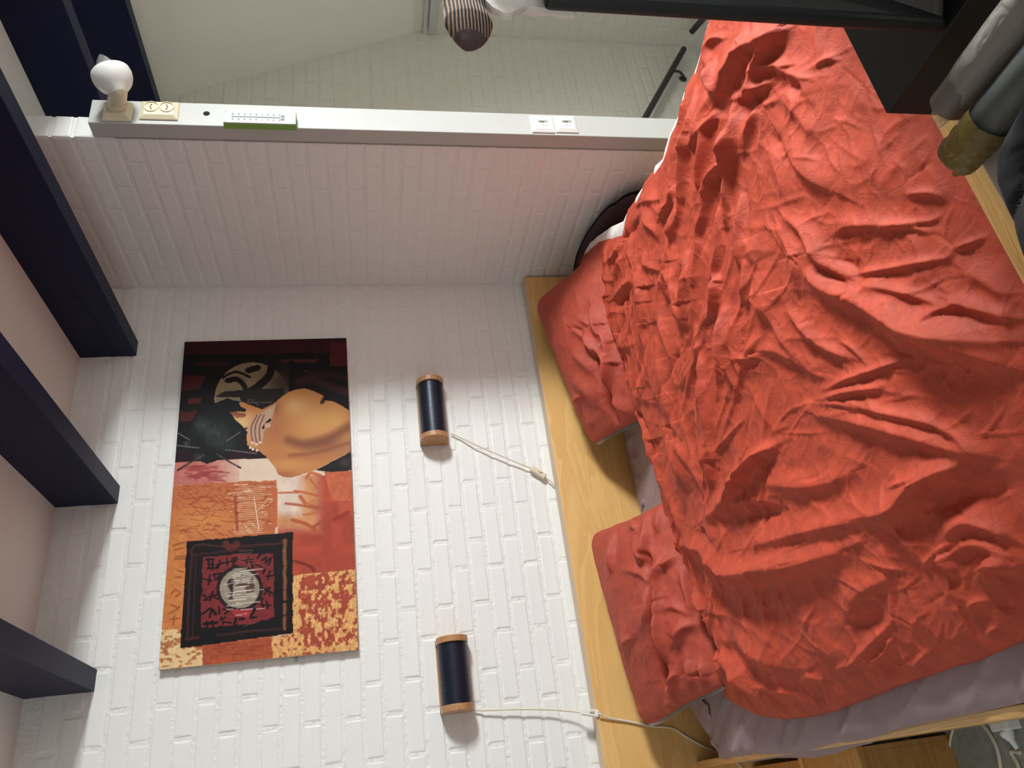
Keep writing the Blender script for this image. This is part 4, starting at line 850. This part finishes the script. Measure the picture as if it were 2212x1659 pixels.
# ------------------------------------------------------------------ fittings on the partition's end board
YP = 1.799
def plate(o, cx_, cz_, w_, h_, mt, depth=0.012, name='plate'):
    V = [(cx_-w_/2, YP-0.0005, cz_-h_/2), (cx_+w_/2, YP-0.0005, cz_-h_/2), (cx_+w_/2, YP-0.0005, cz_+h_/2), (cx_-w_/2, YP-0.0005, cz_+h_/2)]
    i = 0.013; V += [(a, YP-0.004, b) for (a, _, b) in V]+[(cx_-w_/2+i, YP-depth, cz_-h_/2+i), (cx_+w_/2-i, YP-depth, cz_-h_/2+i), (cx_+w_/2-i, YP-depth, cz_+h_/2-i), (cx_-w_/2+i, YP-depth, cz_+h_/2-i)]
    Fs = [(0, 3, 2, 1), (8, 9, 10, 11)]
    for k in range(4): j = (k+1) % 4; Fs += [(k, j, 4+j, 4+k), (4+k, 4+j, 8+j, 8+k)]
    return mesh(name, V, Fs, mt, o, bevel=0.0025)
def ctr(x0, x1, y0, y1):
    a, b = onY(x0, (y0+y1)/2, YP), onY(x1, (y0+y1)/2, YP); c, d = onY((x0+x1)/2, y0, YP), onY((x0+x1)/2, y1, YP)
    return (a+b)/2, abs(c[0]-d[0]), abs(a[2]-b[2])
# double socket
c, w_, h_ = ctr(309, 381, 223, 259)
so = thing('double_socket', 'cream double wall socket below the white spotlight on the end board', 'socket', (c[0], YP, c[2]-0.05))
plate(so, c[0], c[2], 0.078, 0.112, M_CREAM, 0.013)
for sgn in (-1, 1):
    z0 = c[2]+sgn*0.0225
    rg = lathe('recess', [(0, 0.0215), (0.0004, 0.0195), (0.006, 0.0188), (0.006, 0.0001)], (c[0]+0.006, YP-0.0138, z0), (0, 1, 0), plain('shaded_recess', (172, 160, 134), 0.4), so, n=24, smooth=False)  # recess floor coloured darker than the plate to stand in for its shade
    lathe('rim', [(0.0006, 0.0190), (-0.0030, 0.0194), (-0.0032, 0.0212), (0, 0.0226)], (c[0]+0.006, YP-0.0132, z0), (0, 1, 0), M_CREAM, so, n=24)
    for dx in (-0.0085, 0, 0.0085): lathe('pin_hole', [(0, 0.0001), (0, 0.0022)], (c[0]+0.006+dx, YP-0.0146+0.0004, z0+(0.002*sgn if dx == 0 else 0)), (0, 1, 0), M_DARK, so, n=10)
# spotlight on its own socket plate
c, w_, h_ = ctr(225, 285, 226, 260)
sp = thing('wall_spotlight', 'small white spotlight with a round shade, plugged in at the top of the end board', 'lamp', (c[0], YP, c[2]-0.05))
plate(sp, c[0], c[2], 0.080, 0.084, M_CREAM, 0.018, 'socket_plate')
base = np.array([c[0]+0.003, YP-0.022, c[2]-0.001])
def along(px_, py_, yy): return onY(px_, py_, yy)
yE = YP-0.02
for _ in range(60):
    yE -= 0.004
    q_ = proj(np.array([[base[0], yE, base[2]]]))[0]
    if q_[1] < 195: break
neck = np.array([base[0], yE, base[2]]); tgt = onY(254, 196, yE); neck[2] = tgt[2]
axis = neck-base; Ls = np.linalg.norm(axis); axis /= Ls
lathe('stem', [(-0.006, 0.0245), (0, 0.0225), (0.004, 0.0250), (0.012, 0.0262), (Ls*0.35, 0.0258), (Ls*0.36, 0.0265), (Ls, 0.0270)], base, axis, M_CREAM, sp)
ax2 = 0.86*R[0]+np.array([0, 0, 0.42])+0.22*R[2]; ax2 /= np.linalg.norm(ax2)
lathe('joint', [(-0.027, 0.004), (-0.019, 0.019), (0, 0.0275), (0.019, 0.019), (0.027, 0.004)], neck, axis, M_CREAM, sp)
lathe('shade', [(-0.016, 0.021), (-0.006, 0.0275), (0.006, 0.0385), (0.018, 0.0485), (0.034, 0.0555), (0.048, 0.0575), (0.060, 0.0560), (0.0605, 0.0535), (0.040, 0.0510), (0.01, 0.035)], neck, ax2, M_PLASTIC, sp, n=36)
lathe('bulb', [(0.02, 0.026), (0.04, 0.036), (0.058, 0.035), (0.082, 0.030), (0.106, 0.018), (0.122, 0.008), (0.126, 0.001)], neck+np.array([0, 0, 0.006]), ax2, M_SILVER, sp, n=30)
# light switches low on the board
for (x0, x1, lab) in ((1148, 1193, 'white light switch on the end board, upper one of the pair near the duvet'), (1198, 1245, 'white light switch on the end board, lower one of the pair near the duvet')):
    c, w_, h_ = ctr(x0, x1, 252, 288)
    sw = thing('light_switch', lab, 'switch', (c[0], YP, c[2]-0.04), 'light switches on the end board')
    plate(sw, c[0], c[2], 0.080, 0.080, M_PLASTIC, 0.012)
    lathe('dial', [(0.001, 0.0235), (-0.0016, 0.0225), (-0.002, 0.0001)], (c[0]+0.004, YP-0.0118, c[2]), (0, 1, 0), M_PLASTIC, sw, n=26, smooth=False)
    box('slot', c[0]-0.002, c[0]+0.010, YP-0.0142, YP-0.0136, c[2]-0.019, c[2]+0.017, plain('switch_slot', (170, 170, 168), 0.5), sw, 0.0)
    box('rocker', c[0]+0.000, c[0]+0.008, YP-0.021, YP-0.0138, c[2]-0.003, c[2]+0.013, M_PLASTIC, sw, 0.0012)
    for dx in (-0.012, 0.020): lathe('screw', [(0, 0.0022), (-0.0008, 0.0015), (-0.0008, 0.0001)], (c[0]+dx, YP-0.0139, c[2]-0.001), (0, 1, 0), M_CHROME, sw, n=10)
# thermometer
a_, b_ = onY(483, 256, YP-0.02), onY(640, 260, YP-0.02); zt, zb = a_[2], b_[2]
xl, xr = onY(560, 268.5, YP-0.022)[0], onY(560, 243, YP-0.022)[0]
th = thing('thermometer', 'long white room thermometer in a green holder screwed to the end board', 'thermometer', (xl, YP, zb))
box('holder', xl, xr+0.002, YP-0.022, YP-0.0005, zb, zt, M_GREEN, th, 0.0015)
box('scale_plate', xl+0.001, xr+0.001, YP-0.026, YP-0.0218, zb+0.001, zt-0.001, plain('thermometer_face', (196, 200, 196), 0.45), th, 0.001)
xm = (xl+xr)/2; hT = zt-zb
tube('capillary', [(xm, YP-0.0265, zt-0.11*hT), (xm, YP-0.0265, zb+0.22*hT)], 0.0009, M_GREY, th, n=6)
V, Fs = [], []
def rect(xa, xb, za, zb_, yy):
    k = len(V); V.extend([(xa, yy, za), (xb, yy, za), (xb, yy, zb_), (xa, yy, zb_)]); Fs.append((k, k+1, k+2, k+3))
for i in range(30):
    z_ = zt-0.12*hT-(0.66*hT)*i/29; l = 0.006 if i % 3 == 0 else 0.0035
    for s_ in (-1, 1): rect(min(xm+s_*0.003, xm+s_*(0.003+l)), max(xm+s_*0.003, xm+s_*(0.003+l)), z_-0.0004, z_+0.0004, YP-0.0263)
mesh('scale_marks', V, Fs, plain('scale_print', (96, 132, 108), 0.6), th)
for i, num in enumerate(('50', '40', '30', '20', '10', '0', '10', '20', '30')):
    for s_ in (-1, 1):
        cu = bpy.data.curves.new('n', 'FONT'); cu.body = num; cu.size = 0.0085; cu.align_x = 'CENTER'; cu.align_y = 'CENTER'
        ob = bpy.data.objects.new('n', cu); COL.objects.link(ob)
        dg = bpy.context.evaluated_depsgraph_get(); me_ = bpy.data.meshes.new_from_object(ob.evaluated_get(dg)); bpy.data.objects.remove(ob)
        me_.transform(Matrix.Rotation(math.pi/2, 4, 'X')); o_ = link('scale_number', me_, M_GREY, th)
        o_.location = Vector((xm+s_*0.0115, YP-0.0264, zt-0.13*hT-0.64*hT*i/8+H))-wloc(th)
V, Fs = [], []
rect(xm-0.010, xm+0.010, zb+0.165*hT, zb+0.21*hT, YP-0.0263); mesh('bulb_guard', V, Fs, M_DARK, th)
V, Fs = [], []
for (xa, xb) in ((xm-0.006, xm-0.004), (xm-0.001, xm+0.001), (xm+0.004, xm+0.006)): rect(xa, xb, zb+0.168*hT, zb+0.207*hT, YP-0.0266)
mesh('bulb_glass', V, Fs, M_SILVER, th)
V, Fs = [], []
for k in range(4): rect(xm-0.010, xm+0.008-0.003*k, zb+(0.05+0.02*k)*hT, zb+(0.054+0.02*k)*hT, YP-0.0263)
mesh('fine_print', V, Fs, plain('fine_print', (186, 196, 190), 0.6), th)
for dx in (0.004, -0.004):
    for z_ in (zt-0.006, zb+0.008):
        xx = (xr-0.003) if dx > 0 else (xl+0.005); lathe('screw', [(0, 0.0020), (-0.0008, 0.0014), (-0.0008, 0.0001)], (xx, YP-0.0262, z_), (0, 1, 0), M_CHROME, th, n=8)

# ------------------------------------------------------------------ handrail in the stairwell
yr = D-0.065
hr = thing('handrail', 'dark metal handrail sloping down the stairwell wall', 'handrail', tuple(onY(1395, 252, yr)))
A_, B_ = onY(1477, 106, yr), onY(1395, 252, yr); A_ = np.array(A_); B_ = np.array(B_); C_ = B_+(B_-A_)*1.1
tube('rail', [A_, B_, C_], 0.0165, M_RAILM, hr, n=14)
bq = A_+(B_-A_)*0.36
tube('bracket', smoothpath([bq, bq+np.array([0.01, 0.0, -0.045]), bq+np.array([0.02, 0.035, -0.09]), np.array([bq[0]+0.03, D-0.004, bq[2]-0.10])], 4), 0.007, M_RAILM, hr)
lathe('wall_plate', [(0, 0.022), (-0.006, 0.020), (-0.006, 0.001)], (bq[0]+0.03, D-0.001, bq[2]-0.10), (0, 1, 0), M_RAILM, hr, n=16)
xr2 = 3.605-0.06
h2 = thing('handrail', 'short visible end of the handrail on the stairwell side wall', 'handrail', tuple(onX(1491, 71, xr2)))
A_, B_ = onX(1493, 70, xr2), onX(1508, 53, xr2); A_, B_ = np.array(A_), np.array(B_)
tube('rail', [A_, B_, B_+(B_-A_)*3], 0.0165, M_RAILM, h2, n=14)
tube('bracket', smoothpath([B_+(B_-A_), B_+(B_-A_)+np.array([0.01, 0, -0.05]), B_+(B_-A_)+np.array([0.058, 0, -0.08])], 4), 0.007, M_RAILM, h2)

# ------------------------------------------------------------------ television on its bench, cloth and sock
zB = -0.62
tb_ = thing('tv_bench', 'black slab bench at the foot of the bed, under the television', 'bench', (1.1, 0.35, FLR))
box('top', 0.652, 1.75, -0.10, 0.555, -0.688, zB, M_BLACKM, tb_, 0.0015)
for sx in (1.05, 1.66):
    for sy in (-0.05, 0.20): box('leg', sx, sx+0.05, sy, sy+0.05, FLR, -0.688, M_BLACKM, tb_, 0.002)
tvx = 0.654
tv_ = thing('television', 'black flat television seen from behind, standing on the black bench', 'television', (1.03, 0.44, zB))
box('bezel', tvx, tvx+0.74, 0.434, 0.452, zB+0.002, -0.184, M_BLACKM, tv_, 0.006)
mesh('back_housing', [(tvx+0.006, 0.434, zB+0.004), (tvx+0.734, 0.434, zB+0.004), (tvx+0.70, 0.385, zB+0.02), (tvx+0.04, 0.385, zB+0.02), (tvx+0.006, 0.434, -0.190), (tvx+0.734, 0.434, -0.190), (tvx+0.66, 0.39, -0.26), (tvx+0.08, 0.39, -0.26)], [(0, 3, 2, 1), (4, 5, 6, 7), (3, 7, 6, 2), (0, 4, 7, 3), (1, 2, 6, 5)], M_BLACK, tv_, bevel=0.004)
box('screen', tvx+0.014, tvx+0.726, 0.4515, 0.4535, zB+0.02, -0.196, M_BLACK, tv_, 0.001)
wc = thing('towel', 'white cotton towel draped over the top of the television', 'towel', (0.75, 0.46, -0.24))
pts_t = [(1046, -30), (1046, 14), (1062, 30), (1086, 42), (1104, 41), (1135, 26), (1180, 33), (1225, 39), (1241, 41), (1243, 28)]
e0 = resample([onY(*p, 0.47) for p in pts_t], 90)
n_s = 26; Gt = np.zeros((90, n_s, 3)); s_ = np.linspace(0, 1, n_s)
for j, s in enumerate(s_):
    Gt[:, j] = e0+np.array([0.30*s, 0.0, 0.0]); Gt[:, j, 1] += 0.016*math.sin(min(1, s*6)*math.pi/2)-0.0
    Gt[:, j, 2] += 0.012*s
qq = Gt.reshape(-1, 3); Gt[..., 1] += (0.014*ridged(qq[:, 0]*22+qq[:, 2]*8, qq[:, 2]*34)).reshape(90, n_s)*np.minimum(1, s_*8)[None]
Gb = Gt.copy(); Gb[..., 1] = 0.4625-0.0*Gb[..., 1]
gridmesh('front_fold', Gt, M_WCLOTH, wc); gridmesh('back_fold', Gb, M_WCLOTH, wc, flip=True)
Gr = np.stack([Gt[:, 0], (Gt[:, 0]+Gb[:, 0])/2+np.array([-0.002, 0, 0]), Gb[:, 0]], 1); gridmesh('hem', Gr, M_WCLOTH, wc)
# folded top part lying on the upper edge of the set
Gx = np.zeros((40, 20, 3)); uu = np.linspace(0, 1, 40)[:, None]; vv_ = np.linspace(0, 2*math.pi, 20)[None]
Gx[..., 0] = 0.725+0.32*uu; Gx[..., 1] = 0.452+0.045*np.cos(vv_)*(0.6+0.4*np.sin(np.pi*np.clip(uu*8, 0, .5))); Gx[..., 2] = -0.1505+0.030*np.sin(vv_)*(0.6+0.4*np.sin(np.pi*np.clip(uu*8, 0, .5)))
gridmesh('top_fold', Gx, M_WCLOTH, wc)
sy = 0.47
sock = thing('sock', 'grey and brown striped knit sock with a charcoal cuff, above the white towel', 'sock', tuple(onY(1010, 60, sy)))
cl_px = [((1003,-40),50),((1001,-12),49),((1001,10),47),((1003,24),46),((1008,38),50),((1012,52),53),((1014,66),47),((1014,78),39),((1013,88),31),((1012,97),22),((1010,103),13),((1009,107),3)]
C3 = np.array([onY(*p, sy) for p, r in cl_px]); dist_ = np.linalg.norm(C3, axis=1)*np.cos(0.5)
rad = np.array([r for p, r in cl_px])
Vs, Fs_ = [], []; nn_ = 40
fine = resample(np.c_[C3, rad], 60)
for i, row in enumerate(fine):
    c3, r_ = row[:3], row[3]*0.86*abs(np.linalg.norm(onY(1010, 60, sy)-onY(1011, 60, sy)))*1.14
    for k in range(nn_):
        g = 2*math.pi*k/nn_; cz_, sz_ = math.cos(g), math.sin(g)
        heel = 1+0.10*max(0, -cz_)*math.exp(-((i-34)/9)**2)-0.14*max(0, cz_)*math.exp(-((i-40)/9)**2)
        toe = 1+0.10*math.exp(-((i-55)/5)**2)*math.cos(3*g)
        Vs.append(c3+np.array([0.10*r_*cz_, 0.72*r_*sz_, r_*cz_*heel*toe]))
for i in range(len(fine)-1):
    for k in range(nn_): Fs_.append((i*nn_+k, i*nn_+(k+1) % nn_, (i+1)*nn_+(k+1) % nn_, (i+1)*nn_+k))
# charcoal cuff is the part of the tube next to the hem
ncuff = int(np.argmax(proj(fine[:, :3])[:, 1] > 4))
ntoe = int(np.argmax(proj(fine[:, :3])[:, 1] > 84))
mesh('knit_foot', Vs[(ncuff-1)*nn_:(ntoe+1)*nn_], [tuple(j-(ncuff-1)*nn_ for j in f) for f in Fs_[(ncuff-1)*nn_:ntoe*nn_]], M_KNIT, sock, smooth=True)
toe_ = mesh('toe', Vs[ntoe*nn_:], [tuple(j-ntoe*nn_ for j in f) for f in Fs_[ntoe*nn_:]], cloth('plum_knit', (84, 64, 66), crumple=0.4), sock, smooth=True); toe_['label'] = 'dark plum knit toe'
cv_ = [tuple((np.array(v)-fine[min(i//nn_, 59)][:3])*1.04+fine[min(i//nn_, 59)][:3]) for i, v in enumerate(Vs[:(ncuff)*nn_])]
mesh('cuff', cv_, Fs_[:(ncuff-1)*nn_], M_CUFF, sock, smooth=True)

# ------------------------------------------------------------------ things in the near corner by the footboard
zb_ = -0.640
bx = thing('storage_box', 'white printed carton under the wrapped rolls, in front of the footboard', 'box', (0.5, 0.3, FLR))
xA = float(onZ(2150, 380, zb_)[0])
box('body', 0.30, 0.60, 0.05, 0.492, FLR, zb_, M_BOX, bx, 0.003)
box('lid_lip', 0.297, 0.603, 0.047, 0.497, zb_-0.035, zb_+0.003, M_BOX, bx, 0.003)
for P_, r_, mt in (([(2203, 168), (2196, 182), (2200, 196), (2190, 205)], 0.0028, M_DARK), ([(2212, 190), (2204, 205), (2208, 214)], 0.0026, M_DARK), ([(2196, 196), (2206, 178)], 0.0018, M_CHROME), ([(2203, 286), (2199, 298), (2192, 303), (2187, 305)], 0.0034, M_TAN)):
    tube('print_mark', smoothpath([onZ(*p, zb_+0.0032) for p in P_], 3), r_, mt, bx, n=6)
def roll(name, label, px_end, z_, r_, mt, L=0.55, film=None):
    e_ = np.array(onZ(*px_end, z_)); a_ = np.array([e_[0], e_[1]-L, z_])
    o = thing(name, label, 'roll', (e_[0], e_[1]-L/2, z_-r_), 'wrapped rolls by the footboard')
    lathe('core', [(0, 0.0005), (0, r_*0.85), (0.003, r_), (L, r_)], e_, (0, -1, 0), mt, o, n=30)
    return o, e_
r1, e1 = roll('wrapped_roll', 'clear-wrapped pale roll lying beside the television bench', (2042, 236), -0.612, 0.0195, plain('pale_roll_paper', (104, 96, 88), 0.5, noise=0.12, scale=14), 0.5)
def wrap(o, e_, r_, mt, out, back, label=None, wr=0.16):
    n, k = 40, 36; Gw = np.zeros((n, k, 3))
    for i in range(n):
        t = i/(n-1); yy = e_[1]+out-(out+back)*t
        for j in range(k):
            g = 2*math.pi*j/(k-1); ww = 1+wr*(fbm(np.array([t*7+r_*99]), np.array([math.cos(g)*1.7+math.sin(g)*2.3+5]), 3)[0]-0.35)
            sq = 1 if t > 0.15 else 1-0.97*(1-t/0.15)**2; ww = ww*(1 if t > 0.12 else 1-0.5*(1-t/0.12)**2)
            Gw[i, j] = (e_[0]+r_*ww*math.cos(g), yy+0.006*math.sin(3*g)*(t < 0.05), e_[2]+r_*ww*math.sin(g)*sq)
    g_ = gridmesh('film', Gw, mt, o)
    if label: g_['label'] = label
wrap(r1, e1, 0.0215, M_FILM, 0.014, 0.45)
r2, e2 = roll('wrapped_roll', 'grey roll with a yellow film end, lying across the white carton', (2123, 280), -0.613, 0.0205, M_TUBE, 0.45)
wrap(r2, e2, 0.0225, M_YFILM, 0.046, 0.012, 'wrinkled yellow see-through film')
r3 = None
# quilted jacket heaped on the floor side of the footboard
jk = thing('quilted_jacket', 'black quilted jacket heaped over the white carton in front of the footboard', 'jacket', (0.33, 0.50, -0.80))
oj = [(2190,286),(2150,332),(2132,362),(2132,405),(2152,462),(2174,520),(2188,560),(2208,610),(2240,700)]
za = -0.585
Lj = np.array([onZ(*p, za) for p in oj]); Rj = Lj+np.array([0, -0.35, 0.0])+np.linspace(0.10, -0.30, len(Lj))[:, None]*np.array([1, 0, 0])
Gj = coons([Lj[0], Rj[0]], [Lj[-1], Rj[-1]], Lj, Rj, 90, 110)
qj = Gj.reshape(-1, 3); uj = np.linspace(0, 1, 90)[:, None]
quilt = np.abs(np.sin(qj[:, 0]*52+qj[:, 1]*34+2*fbm(qj[:, 0]*5, qj[:, 1]*5)))**0.5*0.016+0.03*(fbm(qj[:, 0]*11, qj[:, 1]*11)-0.5)
Gj[..., 2] += (quilt.reshape(90, 110)*np.minimum(1, uj*9))-0.03*np.exp(-uj*70)
gridmesh('shell', Gj, M_QUILT, jk, flip=False)
ej = Gj[0]; gridmesh('hanging_side', np.stack([ej, ej+np.array([0.0, 0.003, -0.05]), ej+np.array([-0.01, 0.0, -0.25]), ej+np.array([-0.02, 0, -0.84])], 1), M_QUILT, jk)

# ------------------------------------------------------------------ cables and plug on the floor beside the bed
zf = FLR+0.006
def cable(label, P_, r_, mt=M_CORD):
    o = tube('cable', smoothpath([onZ(*p, FLR+r_) for p in P_], 4), r_, mt, None, n=8); return tag(o, label, 'cable', 'cables on the floor')
cable('thick cream cable on the floor, curling nearest the bedside box', [(1985, 1570), (1966, 1590), (1942, 1614), (1924, 1630), (1913, 1648), (1906, 1672)], 0.0062)
cable('thin cream cable on the floor, branching away beside the thick one', [(1955, 1586), (1961, 1600), (1970, 1621), (1984, 1646), (1998, 1670)], 0.0034)
cable('thin cream cable running straight out from under the bed rail', [(2062, 1560), (2058, 1576), (2052, 1602), (2053, 1632), (2057, 1672)], 0.0034)
cable('cream cable passing just beside the white plug', [(2108, 1552), (2124, 1566), (2142, 1592), (2156, 1624), (2163, 1672)], 0.0046)
pg = thing('plug', 'white mains plug in its socket block under the bed rail', 'plug', tuple(onZ(2148, 1572, FLR)))
a_, b_ = onZ(2118, 1563, -1.30), onZ(2168, 1553, -1.30)
c_ = onZ(2140, 1560, -1.38)
pk = np.array(onZ(2150, 1578, -1.40))
box('socket_block', pk[0]-0.003, pk[0]+0.04, pk[1]-0.028, pk[1]+0.030, FLR, -1.412, M_PLASTIC, pg, 0.004)
lathe('plug_body', [(0, 0.014), (0.003, 0.0155), (0.010, 0.014), (0.013, 0.011), (0.020, 0.009), (0.022, 0.0065), (0.040, 0.005), (0.042, 0.003)], (pk[0]-0.004, pk[1], -1.425), (-0.93, -0.37, 0.0), M_PLASTIC, pg, n=20)
tube('cord', smoothpath([(pk[0]-0.050, pk[1]-0.018, -1.425), onZ(2184, 1624, FLR+0.005), onZ(2198, 1650, FLR+0.005), onZ(2206, 1675, FLR+0.005)], 5), 0.0046, M_CORD, pg, n=8)
